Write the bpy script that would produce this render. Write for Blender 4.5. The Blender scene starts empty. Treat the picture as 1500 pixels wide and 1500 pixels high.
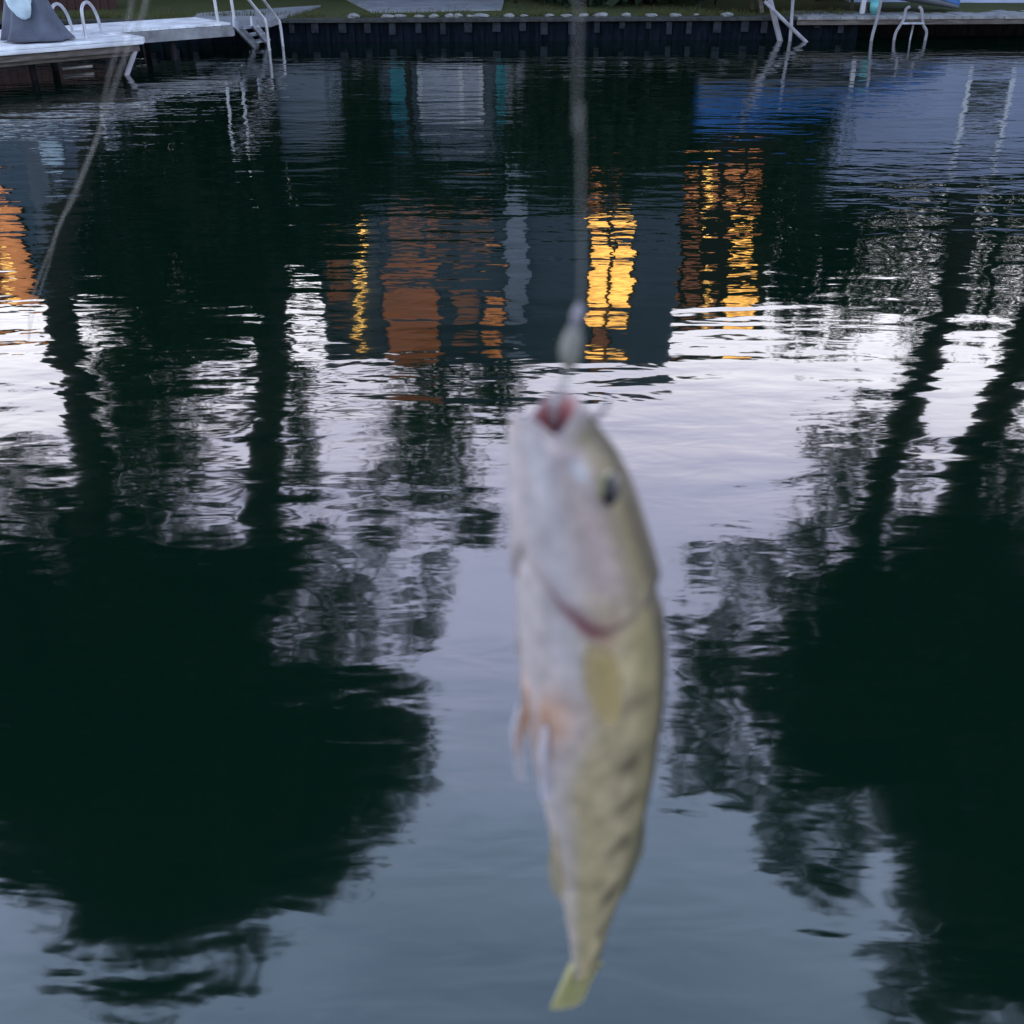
import bpy, bmesh, math, random
import numpy as np
from mathutils import Vector, Matrix

random.seed(7); RNG = np.random.default_rng(7)
R = math.radians
SC = bpy.context.scene
COL = SC.collection

# ------------------------------------------------------------------ camera
H = 2.0; PITCH = R(30.5); F = 1500.0
cp, sp = math.cos(PITCH), math.sin(PITCH)
def ray(px, py):
    """direction of the photo's sight line (world), photo coordinates 1500x1500"""
    u = (px - 750) / F; v = (750 - py) / F
    return np.array([u, cp + v * sp, -sp + v * cp])
def at_y(px, py, Y):           # point straight ahead at depth Y
    d = ray(px, py); t = Y / d[1]; return Vector((d[0]*t, Y, H + d[2]*t))
def at_z(px, py, z=0.0):       # point on a level plane
    d = ray(px, py); t = (z - H) / d[2]; return Vector((d[0]*t, d[1]*t, z))
def mir(px, py, Y):            # point whose mirror image in the water is seen there
    d = ray(px, py); t = Y / d[1]; return Vector((d[0]*t, Y, -H - d[2]*t))
def mir_scale(px, py, Y):      # metres per photo pixel at that mirrored point
    d = ray(px, py); return (Y / d[1]) / F

cam_d = bpy.data.cameras.new("camera"); cam = bpy.data.objects.new("camera", cam_d); COL.objects.link(cam)
cam.location = (0, 0, H); cam.rotation_euler = (R(90) - PITCH, 0, 0)
cam_d.sensor_width = 36; cam_d.lens = 36.0; cam_d.clip_start = 0.02; cam_d.clip_end = 900
cam_d.dof.use_dof = True; cam_d.dof.focus_distance = 14.0; cam_d.dof.aperture_fstop = 9.0
SC.camera = cam

# ------------------------------------------------------------------ materials
def mat(name):
    m = bpy.data.materials.new(name); m.use_nodes = True
    nt = m.node_tree; b = nt.nodes['Principled BSDF']
    return m, nt, b
def N(nt, t, **kw):
    n = nt.nodes.new(t)
    for k, v in kw.items(): setattr(n, k, v)
    return n
def plain(name, c, rough=.7, var=.25, scale=6.0, metal=0, bump=.0, stretch=(1,1,1), spec=.3, c2=None, bscale=None):
    """weathered surface: two noise octaves shift the colour, optional bump"""
    m, nt, b = mat(name); L = nt.links.new
    tc = N(nt, 'ShaderNodeTexCoord'); mp = N(nt, 'ShaderNodeMapping'); mp.inputs['Scale'].default_value = stretch
    L(tc.outputs['Object'], mp.inputs['Vector'])
    no = N(nt, 'ShaderNodeTexNoise'); no.inputs['Scale'].default_value = scale; no.inputs['Detail'].default_value = 6
    L(mp.outputs['Vector'], no.inputs['Vector'])
    mr = N(nt, 'ShaderNodeMapRange'); mr.inputs[1].default_value = .3; mr.inputs[2].default_value = .7
    L(no.outputs['Fac'], mr.inputs[0])
    mx = N(nt, 'ShaderNodeMix', data_type='RGBA')
    a = [v * (1 - var) for v in c]; d = [min(1, v * (1 + var)) for v in c] if c2 is None else c2
    mx.inputs[6].default_value = (*a, 1); mx.inputs[7].default_value = (*d, 1)
    L(mr.outputs[0], mx.inputs[0]); L(mx.outputs[2], b.inputs['Base Color'])
    b.inputs['Roughness'].default_value = rough; b.inputs['Metallic'].default_value = metal
    b.inputs['Specular IOR Level'].default_value = spec
    if bump:
        n2 = N(nt, 'ShaderNodeTexNoise'); n2.inputs['Scale'].default_value = bscale or scale * 6; n2.inputs['Detail'].default_value = 5
        L(mp.outputs['Vector'], n2.inputs['Vector'])
        bp = N(nt, 'ShaderNodeBump'); bp.inputs['Strength'].default_value = bump; bp.inputs['Distance'].default_value = .02
        L(n2.outputs['Fac'], bp.inputs['Height']); L(bp.outputs['Normal'], b.inputs['Normal'])
    return m
def emit(name, c, s, var=.5, scale=3.0):
    """lit room behind a pane: brighter and dimmer patches (lamps, curtains)"""
    m, nt, b = mat(name); L = nt.links.new
    tc = N(nt, 'ShaderNodeTexCoord'); no = N(nt, 'ShaderNodeTexNoise'); no.inputs['Scale'].default_value = scale
    L(tc.outputs['Object'], no.inputs['Vector'])
    mr = N(nt, 'ShaderNodeMapRange'); mr.inputs[1].default_value = .3; mr.inputs[2].default_value = .7
    mr.inputs[3].default_value = s * (1 - var); mr.inputs[4].default_value = s * (1 + var)
    L(no.outputs['Fac'], mr.inputs[0])
    b.inputs['Base Color'].default_value = (.02, .02, .02, 1)
    b.inputs['Emission Color'].default_value = (*c, 1); L(mr.outputs[0], b.inputs['Emission Strength'])
    b.inputs['Roughness'].default_value = .2
    return m

M = {}
M['white'] = plain('white_decking', (.72, .76, .82), .55, .28, 3, stretch=(1, 1, 4), bump=.1)
M['old_wood'] = plain('weathered_timber', (.13, .115, .105), .8, .45, 4, stretch=(1, 1, 8), bump=.3)
M['fascia'] = plain('grey_fascia', (.25, .26, .27), .75, .4, 5, bump=.2)
M['dark_wood'] = plain('dark_timber', (.022, .022, .026), .8, .5, 4, stretch=(3, 3, 1), bump=.3, spec=.05)
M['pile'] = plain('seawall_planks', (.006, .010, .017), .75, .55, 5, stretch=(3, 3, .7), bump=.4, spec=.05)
M['pile_head'] = plain('weathered_pile_heads', (.018, .024, .034), .8, .6, 7, bump=.4)
M['cap'] = plain('seawall_cap', (.045, .05, .048), .85, .4, 9, bump=.4)
M['rock'] = plain('pale_fieldstone', (.24, .25, .25), .85, .35, 14, bump=.5)
M['tube'] = plain('galvanised_tube', (.55, .57, .60), .38, .15, 8, metal=.3)
M['alum'] = plain('grey_aluminium', (.42, .45, .50), .45, .2, 8, metal=.25)
M['pale_wood'] = plain('bleached_pole', (.33, .33, .36), .8, .35, 6, stretch=(1, 1, .4), bump=.3)
M['concrete'] = plain('concrete_path', (.24, .26, .28), .9, .2, 3, bump=.2)
M['cover'] = plain('grey_cover_cloth', (.10, .115, .15), .9, .3, 3, bump=.3)
M['bundle'] = plain('pale_blue_cloth', (.55, .70, .76), .8, .15, 6, bump=.3)
M['brown'] = plain('brown_boards', (.045, .022, .02), .8, .3, 3, stretch=(8, 1, 1), bump=.3)
M['siding'] = plain('blue_grey_siding', (.125, .165, .215), .7, .12, 1.5)
M['siding_left'] = plain('slate_siding', (.15, .22, .31), .7, .2, 1.5)
M['garage'] = plain('garage_siding', (.24, .29, .37), .7, .12, 1.5)
M['trim'] = plain('pale_trim', (.40, .46, .55), .6, .12, 3)
M['roof'] = plain('dark_shingles', (.03, .036, .042), .9, .4, 5, bump=.4)
M['dark_clad'] = plain('dark_cladding', (.020, .018, .016), .85, .3, 2)
M['shed'] = plain('pale_shed_siding', (.38, .45, .62), .7, .12, 2.2, stretch=(.6, 1, 1))
M['teal'] = plain('teal_paint', (.07, .38, .46), .6, .15, 3)
M['bucket'] = plain('aqua_plastic', (.16, .52, .52), .4, .1, 3)
M['bluetarp'] = plain('blue_tarpaulin', (.016, .105, .30), .5, .25, 3, bump=.35)
M['hull'] = plain('pale_hull', (.20, .22, .26), .4, .1, 3)
M['doorwhite'] = plain('white_door_paint', (.80, .84, .88), .5, .1, 3)
M['slat'] = plain('grey_blind_slats', (.48, .54, .66), .6, .15, 3)
M['darkglass'] = plain('dark_glass', (.015, .018, .022), .08, .1, 2, spec=.5)
M['bark'] = plain('dark_bark', (.035, .03, .026), .9, .4, 6, stretch=(3, 3, .6), bump=.6)
M['lit'] = emit('lit_window', (1.0, .50, .10), 4.8, .5, 2.2)
M['lit2'] = emit('lit_window_amber', (1.0, .36, .11), 1.25, .5, 1.5)
M['lit3'] = emit('dim_orange_room', (1.0, .30, .085), .40, .35, .9)
M['lit4'] = emit('dull_orange_room', (1.0, .36, .16), .24, .5, .8)
M['bulb'] = emit('bulb_glow', (1.0, .58, .14), 7.0, .1, 1)
M['plaster'] = plain('white_plastic', (.6, .62, .66), .5, .1, 3)

def leafmat(name, c, c2):
    m, nt, b = mat(name); L = nt.links.new
    tc = N(nt, 'ShaderNodeTexCoord'); no = N(nt, 'ShaderNodeTexNoise'); no.inputs['Scale'].default_value = .9; no.inputs['Detail'].default_value = 4
    L(tc.outputs['Object'], no.inputs['Vector'])
    mx = N(nt, 'ShaderNodeMix', data_type='RGBA'); mx.inputs[6].default_value = (*c, 1); mx.inputs[7].default_value = (*c2, 1)
    L(no.outputs['Fac'], mx.inputs[0]); L(mx.outputs[2], b.inputs['Base Color'])
    b.inputs['Roughness'].default_value = .7; b.inputs['Specular IOR Level'].default_value = .2
    tr = N(nt, 'ShaderNodeBsdfTranslucent'); L(mx.outputs[2], tr.inputs['Color'])
    ms = N(nt, 'ShaderNodeMixShader'); ms.inputs[0].default_value = .25
    out = nt.nodes['Material Output']
    L(b.outputs[0], ms.inputs[1]); L(tr.outputs[0], ms.inputs[2]); L(ms.outputs[0], out.inputs['Surface'])
    return m
M['leaf'] = leafmat('summer_leaves', (.022, .045, .018), (.05, .075, .03))
M['needle'] = leafmat('evergreen_leaves', (.012, .028, .016), (.03, .05, .026))

# lawn
m, nt, b = mat('lawn_grass'); L = nt.links.new
tc = N(nt, 'ShaderNodeTexCoord'); n1 = N(nt, 'ShaderNodeTexNoise'); n1.inputs['Scale'].default_value = .8; n1.inputs['Detail'].default_value = 8
n2 = N(nt, 'ShaderNodeTexNoise'); n2.inputs['Scale'].default_value = 30; n2.inputs['Detail'].default_value = 5
L(tc.outputs['Object'], n1.inputs['Vector']); L(tc.outputs['Object'], n2.inputs['Vector'])
mx = N(nt, 'ShaderNodeMix', data_type='RGBA'); mx.inputs[6].default_value = (.045, .062, .022, 1); mx.inputs[7].default_value = (.10, .105, .045, 1)
ad = N(nt, 'ShaderNodeMath', operation='MULTIPLY_ADD'); ad.inputs[1].default_value = .6; L(n1.outputs['Fac'], ad.inputs[0])
m3 = N(nt, 'ShaderNodeMath', operation='MULTIPLY'); m3.inputs[1].default_value = .5; L(n2.outputs['Fac'], m3.inputs[0]); L(m3.outputs[0], ad.inputs[2])
L(ad.outputs[0], mx.inputs[0]); L(mx.outputs[2], b.inputs['Base Color']); b.inputs['Roughness'].default_value = .95
b.inputs['Specular IOR Level'].default_value = .1
bp = N(nt, 'ShaderNodeBump'); bp.inputs['Strength'].default_value = .6; bp.inputs['Distance'].default_value = .03
L(n2.outputs['Fac'], bp.inputs['Height']); L(bp.outputs['Normal'], b.inputs['Normal'])
M['lawn'] = m

# water: dark green body, mirror-like surface, several sets of low ripples
WATER_IOR = 1.8
m, nt, b = mat('lake_water'); L = nt.links.new
b.inputs['Base Color'].default_value = (.0012, .0085, .0047, 1)
b.inputs['IOR'].default_value = WATER_IOR
b.inputs['Specular IOR Level'].default_value = .5
tc = N(nt, 'ShaderNodeTexCoord')
def ripple(scale, stretch, detail, amp, rot=0.0, seed=0.0, dist=0.0, rough=.5):
    mp = N(nt, 'ShaderNodeMapping'); mp.inputs['Scale'].default_value = (stretch, 1, 1)
    mp.inputs['Rotation'].default_value = (0, 0, rot); mp.inputs['Location'].default_value = (seed, seed * .37, seed * .11)
    L(tc.outputs['Object'], mp.inputs['Vector'])
    no = N(nt, 'ShaderNodeTexNoise'); no.inputs['Scale'].default_value = scale; no.inputs['Detail'].default_value = detail
    no.inputs['Roughness'].default_value = rough; no.inputs['Distortion'].default_value = dist
    L(mp.outputs['Vector'], no.inputs['Vector'])
    mu = N(nt, 'ShaderNodeMath', operation='MULTIPLY'); mu.inputs[1].default_value = amp
    L(no.outputs['Fac'], mu.inputs[0]); return mu.outputs[0]
def add(a, c):
    n = N(nt, 'ShaderNodeMath', operation='ADD'); L(a, n.inputs[0]); L(c, n.inputs[1]); return n.outputs[0]
def mul(a, c):
    n = N(nt, 'ShaderNodeMath', operation='MULTIPLY'); L(a, n.inputs[0])
    if isinstance(c, (int, float)): n.inputs[1].default_value = c
    else: L(c, n.inputs[1])
    return n.outputs[0]
# patches of wind-ruffled and calm water
pn = ripple(.22, .5, 2, 1.0, .2, 5.0)
pr = N(nt, 'ShaderNodeMapRange'); pr.inputs[1].default_value = .38; pr.inputs[2].default_value = .62; pr.inputs[3].default_value = .35; pr.inputs[4].default_value = 1.25
L(pn, pr.inputs[0])
# the lee of the near bank is calmer (world Y along the lake)
sx = N(nt, 'ShaderNodeSeparateXYZ'); L(tc.outputs['Object'], sx.inputs[0])
yr = N(nt, 'ShaderNodeMapRange'); yr.inputs[1].default_value = 2.2; yr.inputs[2].default_value = 5.5; yr.inputs[3].default_value = .36; yr.inputs[4].default_value = 1.0
L(sx.outputs['Y'], yr.inputs[0])
rr_ = N(nt, 'ShaderNodeMapRange'); rr_.inputs[1].default_value = 3.0; rr_.inputs[2].default_value = 7.5; rr_.inputs[3].default_value = .05; rr_.inputs[4].default_value = .022
L(sx.outputs['Y'], rr_.inputs[0]); L(rr_.outputs[0], b.inputs['Roughness'])
fine = ripple(7.0, .34, 2.5, .0046, .10, 1.0, .3)
fine2 = ripple(5.0, .65, 2, .0036, -.35, 9.0, .4)
mid = ripple(2.2, .30, 2, .0125, -.06, 3.0, .3)
swell = ripple(.55, .35, 1, .016, .15, 7.0)
h = add(mul(add(fine, fine2), pr.outputs[0]), add(mid, swell))
h = mul(h, yr.outputs[0])
bp = N(nt, 'ShaderNodeBump'); bp.inputs['Strength'].default_value = 1; bp.inputs['Distance'].default_value = 1
L(h, bp.inputs['Height']); L(bp.outputs['Normal'], b.inputs['Normal'])
M['water'] = m

# ------------------------------------------------------------------ mesh helpers
def link_mesh(name, V, Fc, material, parent=None, smooth=False, uvcol=None):
    me = bpy.data.meshes.new(name)
    me.from_pydata([tuple(v) for v in V], [], [tuple(f) for f in Fc]); me.update()
    o = bpy.data.objects.new(name, me); COL.objects.link(o)
    if material is not None: me.materials.append(material)
    if smooth: me.polygons.foreach_set('use_smooth', [True] * len(me.polygons))
    if parent is not None: put_under(o, parent)
    return o
def put_under(o, parent):
    o.parent = parent
    p = parent
    mw = Matrix.Identity(4)
    chain = []
    while p is not None: chain.append(p); p = p.parent
    for q in reversed(chain): mw = mw @ (q.matrix_parent_inverse if q.parent else Matrix.Identity(4)) @ Matrix.LocRotScale(q.location, q.rotation_euler, q.scale)
    o.matrix_parent_inverse = mw.inverted()
def tag(o, label=None, cat=None, group=None, kind=None):
    if label: o['label'] = label
    if cat: o['category'] = cat
    if group: o['group'] = group
    if kind: o['kind'] = kind
    return o
def empty(name, loc, label, cat, group=None):
    o = bpy.data.objects.new(name, None); COL.objects.link(o); o.location = loc; o.empty_display_size = .1
    return tag(o, label, cat, group)
class MB:
    def __init__(s): s.V = []; s.F = []
    def box(s, x0, x1, y0, y1, z0, z1, M4=None, bev=0):
        bm = bmesh.new(); bmesh.ops.create_cube(bm, size=1)
        for v in bm.verts:
            v.co = Vector(((x0+x1)/2 + v.co.x*(x1-x0), (y0+y1)/2 + v.co.y*(y1-y0), (z0+z1)/2 + v.co.z*(z1-z0)))
        if bev: bmesh.ops.bevel(bm, geom=bm.edges[:], offset=bev, segments=2, affect='EDGES', profile=.6)
        return s.bm(bm, M4)
    def bm(s, bm, M4=None):
        k = len(s.V); bm.verts.ensure_lookup_table(); bm.verts.index_update()
        for v in bm.verts: s.V.append(tuple(M4 @ v.co if M4 else v.co))
        for f in bm.faces: s.F.append([k + v.index for v in f.verts])
        bm.free(); return s
    def bar(s, p, q, w, hgt, bev=.0):       # beam with a w x h section between two points
        p, q = Vector(p), Vector(q); d = q - p; l = d.length
        z = d.normalized(); up = Vector((0, 0, 1)) if abs(z.z) < .95 else Vector((0, 1, 0))
        x = up.cross(z).normalized(); y = z.cross(x)
        m4 = Matrix(((x.x, y.x, z.x, p.x), (x.y, y.y, z.y, p.y), (x.z, y.z, z.z, p.z), (0, 0, 0, 1)))
        return s.box(-w/2, w/2, -hgt/2, hgt/2, 0, l, m4, bev)
    def tube(s, pts, rad, n=10, cap=True, sub=1):
        P = [np.array(p, float) for p in pts]
        Rr = list(rad) if hasattr(rad, '__len__') else [rad] * len(P)
        if sub > 1:                          # Catmull-Rom
            Q, RR = [], []
            for i in range(len(P) - 1):
                a = P[max(i-1, 0)]; b_ = P[i]; c = P[i+1]; d = P[min(i+2, len(P)-1)]
                for k in range(sub):
                    t = k / sub
                    Q.append(.5*((2*b_) + (-a+c)*t + (2*a-5*b_+4*c-d)*t*t + (-a+3*b_-3*c+d)*t**3)); RR.append(Rr[i]*(1-t)+Rr[i+1]*t)
            Q.append(P[-1]); RR.append(Rr[-1]); P, Rr = Q, RR
        k0 = len(s.V); ref = None
        for i, p in enumerate(P):
            t = P[min(i+1, len(P)-1)] - P[max(i-1, 0)]; t = t / (np.linalg.norm(t) + 1e-12)
            if ref is None:
                ref = np.cross(t, [0, 0, 1.]) if abs(t[2]) < .9 else np.cross(t, [1., 0, 0])
            ref = ref - t * ref.dot(t); ref /= np.linalg.norm(ref); bi = np.cross(t, ref)
            for j in range(n):
                a = 2*math.pi*j/n; s.V.append(tuple(p + Rr[i]*(math.cos(a)*ref + math.sin(a)*bi)))
        for i in range(len(P)-1):
            for j in range(n):
                s.F.append([k0+i*n+j, k0+i*n+(j+1) % n, k0+(i+1)*n+(j+1) % n, k0+(i+1)*n+j])
        if cap:
            s.F.append([k0+j for j in range(n)][::-1]); s.F.append([k0+(len(P)-1)*n+j for j in range(n)])
        return s
    def blob(s, c, r, seed=0, rough=.2, sub=3):
        bm = bmesh.new(); bmesh.ops.create_icosphere(bm, subdivisions=sub, radius=1)
        rg = random.Random(seed); ph = [rg.uniform(0, 6.28) for _ in range(6)]
        for v in bm.verts:
            k = 1 + rough*(math.sin(3*v.co.x+ph[0])*math.sin(2.6*v.co.y+ph[1]) + .6*math.sin(5*v.co.z+ph[2]+2*v.co.x)*math.sin(4*v.co.y+ph[3]))
            v.co = Vector((c[0]+v.co.x*k*r[0], c[1]+v.co.y*k*r[1], c[2]+v.co.z*k*r[2]))
        return s.bm(bm)
    def prism(s, pts, y0, y1):               # outline in XZ, extruded along Y
        k = len(s.V); n = len(pts)
        for y in (y0, y1):
            for x, z in pts: s.V.append((x, y, z))
        s.F.append([k+i for i in range(n)]); s.F.append([k+n+i for i in range(n)][::-1])
        for i in range(n): s.F.append([k+i, k+n+i, k+n+(i+1) % n, k+(i+1) % n])
        return s
    def build(s, name, material, parent=None, smooth=False):
        o = link_mesh(name, s.V, s.F, material, parent, smooth)
        bm = bmesh.new(); bm.from_mesh(o.data); bmesh.ops.recalc_face_normals(bm, faces=bm.faces[:]); bm.to_mesh(o.data); bm.free()
        return o

# ------------------------------------------------------------------ the setting
def wall_y(x): return 19.75 + .055 * x            # line of the far bank
# water sheet
V = [(-90, -60, 0), (90, -60, 0), (90, wall_y(90) + .3, 0), (-90, wall_y(-90) + .3, 0)]
tag(link_mesh('water', V, [(0, 1, 2, 3)], M['water']), kind='structure')
V = [(-300, -200, -2.5), (300, -200, -2.5), (300, 300, -2.5), (-300, 300, -2.5)]
tag(link_mesh('lake_bed', V, [(0, 1, 2, 3)], M['dark_wood']), kind='structure')
# lawn: gently rising sheet from the wall back, to the horizon
GZ = .36
def ground_z(x, y):
    d = max(0, y - wall_y(x)); return GZ + .022 * min(d, 12) + .012 * math.sin(x * .9 + 1) * min(1, d)
xs = list(np.linspace(-300, -22, 14)) + list(np.linspace(-20, 20, 81)) + list(np.linspace(22, 300, 14))
ds = [.12, .4, .8, 1.3, 2, 3, 4.5, 6.5, 9, 12, 18, 30, 60, 120, 280]
V = []; Fc = []
for d in ds:
    for x in xs: V.append((x, wall_y(x) + d, ground_z(x, wall_y(x) + d) if d > .2 else GZ - .005))
n = len(xs)
for i in range(len(ds)-1):
    for j in range(n-1): Fc.append((i*n+j, i*n+j+1, (i+1)*n+j+1, (i+1)*n+j))
tag(link_mesh('lawn', V, Fc, M['lawn'], smooth=True), kind='structure')
# concrete path seen behind the jetty and a paved terrace before the house
def slab(name, corners, mtl, th=.05, lift=.02):
    k = len(corners); top = [(p.x, p.y, ground_z(p.x, p.y) + lift) for p in corners]; bot = [(x, y, z - th) for x, y, z in top]
    Fc = [tuple(range(k)), tuple(range(2*k-1, k-1, -1))] + [(i, k+i, k+(i+1) % k, (i+1) % k) for i in range(k)]
    return tag(link_mesh(name, top + bot, Fc, mtl), kind='structure')
slab('path', [at_z(278, 33, GZ), at_z(395, 33, GZ), at_z(470, 8, .42), at_z(290, 20, .40)], M['concrete'], .1, .03)
slab('terrace', [at_z(545, 15, .42), at_z(735, 13, .42), Vector((-.1, 25.2, 0)), Vector((-4.1, 25.2, 0))], M['concrete'], .1, .03)

# ------------------------------------------------------------------ seawall
wl = empty('seawall', (0, wall_y(0), 0), 'long low dark seawall of vertical planks between lawn and water', 'seawall')
mb = MB(); x = -14.0; k = 0
rg = random.Random(3)
while x < 6.15:
    w = .2 + rg.uniform(-.02, .03); y = wall_y(x); off = .022 if k % 2 else 0
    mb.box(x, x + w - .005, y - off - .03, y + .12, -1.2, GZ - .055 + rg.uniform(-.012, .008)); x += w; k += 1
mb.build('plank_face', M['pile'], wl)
mb = MB()
mb.bar((-14, wall_y(-14)-.02, GZ-.02), (6.2, wall_y(6.2)-.02, GZ-.02), .3, .055, .008)
mb.build('cap', M['cap'], wl)
x = -13.7
while x < 6.1:                                    # pale weathered pile heads standing proud of the planks
    h_ = rg.uniform(.05, .16); MB().box(x, x+.12+rg.uniform(-.03, .03), wall_y(x)-.115, wall_y(x)-.085, GZ-.12-h_, GZ-.055, None, .012).build('pile_head', M['pile_head'], wl); x += .42 + rg.uniform(-.07, .08)
rgn = np.random.default_rng(8); n = 9000
gx = rgn.uniform(-13.5, 6.1, n); gy = wall_y(gx) + .14 + rgn.gamma(1.2, .35, n)
keep = np.sin(gx*2.3) + np.sin(gx*5.1+1) + rgn.normal(size=n)*.8 > -.6; gx, gy = gx[keep], gy[keep]; n = len(gx)
hh_ = rgn.uniform(.03, .11, n) * np.where(gy - wall_y(gx) < .3, 1.25, .8); an_ = rgn.uniform(0, 6.28, n); wd = rgn.uniform(.006, .012, n)
gz_ = np.array([ground_z(a, b_) for a, b_ in zip(gx, gy)])
P0 = np.stack([gx - wd*np.cos(an_), gy - wd*np.sin(an_), gz_-.01], 1); P1 = np.stack([gx + wd*np.cos(an_), gy + wd*np.sin(an_), gz_-.01], 1)
P2 = np.stack([gx + hh_*.4*np.cos(an_*2), gy + hh_*.4*np.sin(an_*2), gz_ + hh_], 1)
go = link_mesh('grass', np.stack([P0, P1, P2], 1).reshape(-1, 3), np.arange(3*n).reshape(-1, 3).tolist(), M['lawn'])
tag(go, 'longer grass growing along the edge of the lawn above the seawall', 'grass', kind='stuff')
# stones laid along the top of the wall
k = 0
spots = [(518, 24), (565, 27), (583, 26), (612, 26), (634, 26), (657, 25), (670, 25), (687, 25), (704, 23), (768, 22), (805, 22), (852, 18), (878, 21), (950, 19), (985, 19), (1018, 20), (1060, 19), (745, 24), (830, 22), (915, 20)]
adj = ['small pale stone', 'rounded pale stone', 'flat pale stone']
stone_me = []
for i, (px, py) in enumerate(spots):
    p = at_z(px, py + 3, GZ); rg = random.Random(i)
    y = wall_y(p.x) + rg.uniform(.02, .12)
    w = rg.uniform(.05, .11) if i % 4 else rg.uniform(.09, .14)
    o = MB().blob((0, 0, 0), (w, w*.7, w*rg.uniform(.28, .42)), i, .22).build('rock', M['rock'], None, True)
    o.location = (p.x, y, GZ + .03)
    tag(o, 'small pale rounded stone in the row lying on top of the far seawall', 'stone', 'pale stones along the top of the seawall')

# ------------------------------------------------------------------ left: pier, white-edged dock, steps, ladder
DZ = .47
A = at_z(338, 33, DZ); B = at_z(92, 50, DZ); B2 = B + (B - A).normalized() * 2.2
d = (A - B).normalized(); nrm = Vector((-d.y, d.x, 0))         # nrm points to the shore side
dk = empty('wooden_pier', ((A+B)/2).to_tuple(), 'narrow pier with white deck and grey fascia running from the shore to the white-edged dock', 'pier')
mb = MB()
L_ = (A - B2).length; n = int(L_ / .145)
for i in range(n):
    c = B2 + d * (L_ * (i + .5) / n); w = L_ / n - .008
    mb.bar(c + Vector((0, 0, -.018)), c + nrm * 1.25 + Vector((0, 0, -.018)), w, .036, .004)
mb.build('deck_boards', M['white'], dk)
mb = MB(); mb.bar(B2 - nrm*.03 + Vector((0, 0, -.115)), A - nrm*.03 + Vector((0, 0, -.115)), .045, .15, .005); mb.build('fascia_board', M['fascia'], dk)
mb = MB(); mb.bar(A + d*.025 + Vector((0, 0, -.115)), A + d*.025 + nrm*1.25 + Vector((0, 0, -.115)), .045, .15, .005); mb.build('end_board', M['fascia'], dk)
for t in (.05, .42, .8):
    for s_ in (.1, 1.1):
        c = B2.lerp(A, t) + nrm * s_
        MB().tube([(c.x, c.y, -1.5), (c.x, c.y, DZ - .19)], .05, 10).build('post', M['dark_wood'], dk, True)
mb = MB()
for s_ in (.35, .85): mb.bar(B2 + nrm*s_ + Vector((0, 0, -.115)), A + nrm*s_ + Vector((0, 0, -.115)), .05, .14)
mb.build('joist', M['dark_wood'], dk)
# front dock with white edge
C0 = at_z(206, 56, DZ - .02); C1 = at_z(-20, 74, DZ - .02); C1 = C0 + (C1 - C0) * 1.8
e = (C1 - C0).normalized(); en = Vector((e.y, -e.x, 0))
if en.y < 0: en = -en
fd = empty('floating_dock', C0.to_tuple(), 'floating dock with a thick white rim and brown timber beams at the left edge', 'dock')
mb = MB(); mb.bar(C0 + Vector((0, 0, -.045)), C1 + Vector((0, 0, -.045)), .16, .05, .012); mb.bar(C0 + Vector((0, 0, .0)), C1 + Vector((0, 0, .0)), .12, .036, .012)
mb.bar(C0 + en*.02 + Vector((0, 0, -.025)), C0 + en*1.0 + Vector((0, 0, -.025)), .14, .08, .012)
mb.build('white_rim', M['white'], fd)
mb = MB(); mb.bar(C0 - e*-.05 + Vector((0, 0, -.115)), C1 + Vector((0, 0, -.115)), .06, .085, .008)
mb.bar(C0 - e*-.1 + en*.08 + Vector((0, 0, -.19)), C1 + en*.08 + Vector((0, 0, -.19)), .05, .05, .008)
mb.build('side_beam', M['old_wood'], fd)
mb = MB()
for i in range(24):
    c = C0 + e * (.1 + i * .16)
    mb.bar(c + en*.09 + Vector((0, 0, -.02)), c + en*1.15 + Vector((0, 0, -.02)), .15, .03, .003)
mb.build('deck_boards', M['white'], fd)
for t in (.12, 1.4, 2.6):
    c = C0 + e * t + en * .45
    MB().tube([(c.x, c.y, -1.3), (c.x, c.y, DZ-.1)], .045, 10).build('post', M['dark_wood'], fd, True)
mb = MB(); c = C0 + e*.08
mb.bar(c + Vector((0, 0, -.1)), c + e*.22 + Vector((0, 0, -.46)), .05, .05); mb.build('brace', M['pale_wood'], fd)
# grab-rail ladder (two hoops)
gl = empty('swim_ladder', at_z(110, 48, DZ).to_tuple(), 'pale swim ladder whose two hooped handrails rise from the pier deck', 'swim ladder')
for (x0, x1, yt) in ((82, 107, 5), (126, 149, 2.5)):
    p0 = at_z(x0, 53, DZ); p1 = at_z(x1, 46, DZ); top = at_y((x0*.55+x1*.45), yt, (p0.y + p1.y)/2).z
    hh = top - DZ
    pts = [p0 + Vector((0, 0, -.1)), p0 + Vector((0, 0, hh*.55)), p0.lerp(p1, .06) + Vector((0, 0, hh*.84)), p0.lerp(p1, .26) + Vector((0, 0, hh*.985)), p0.lerp(p1, .52) + Vector((0, 0, hh*.97)), p0.lerp(p1, .78) + Vector((0, 0, hh*.72)), p0.lerp(p1, .93) + Vector((0, 0, hh*.35)), p1 + Vector((0, 0, -.1))]
    MB().tube(pts, .022, 10, True, 5).build('handrail', M['tube'], gl, True)
q0 = at_z(82, 53, DZ); q1 = at_z(126, 50, DZ)
for zz in (-.18, -.42): MB().tube([q0 + Vector((0, 0, zz)), q1 + Vector((0, 0, zz))], .02, 8).build('rung', M['tube'], gl, True)
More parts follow.
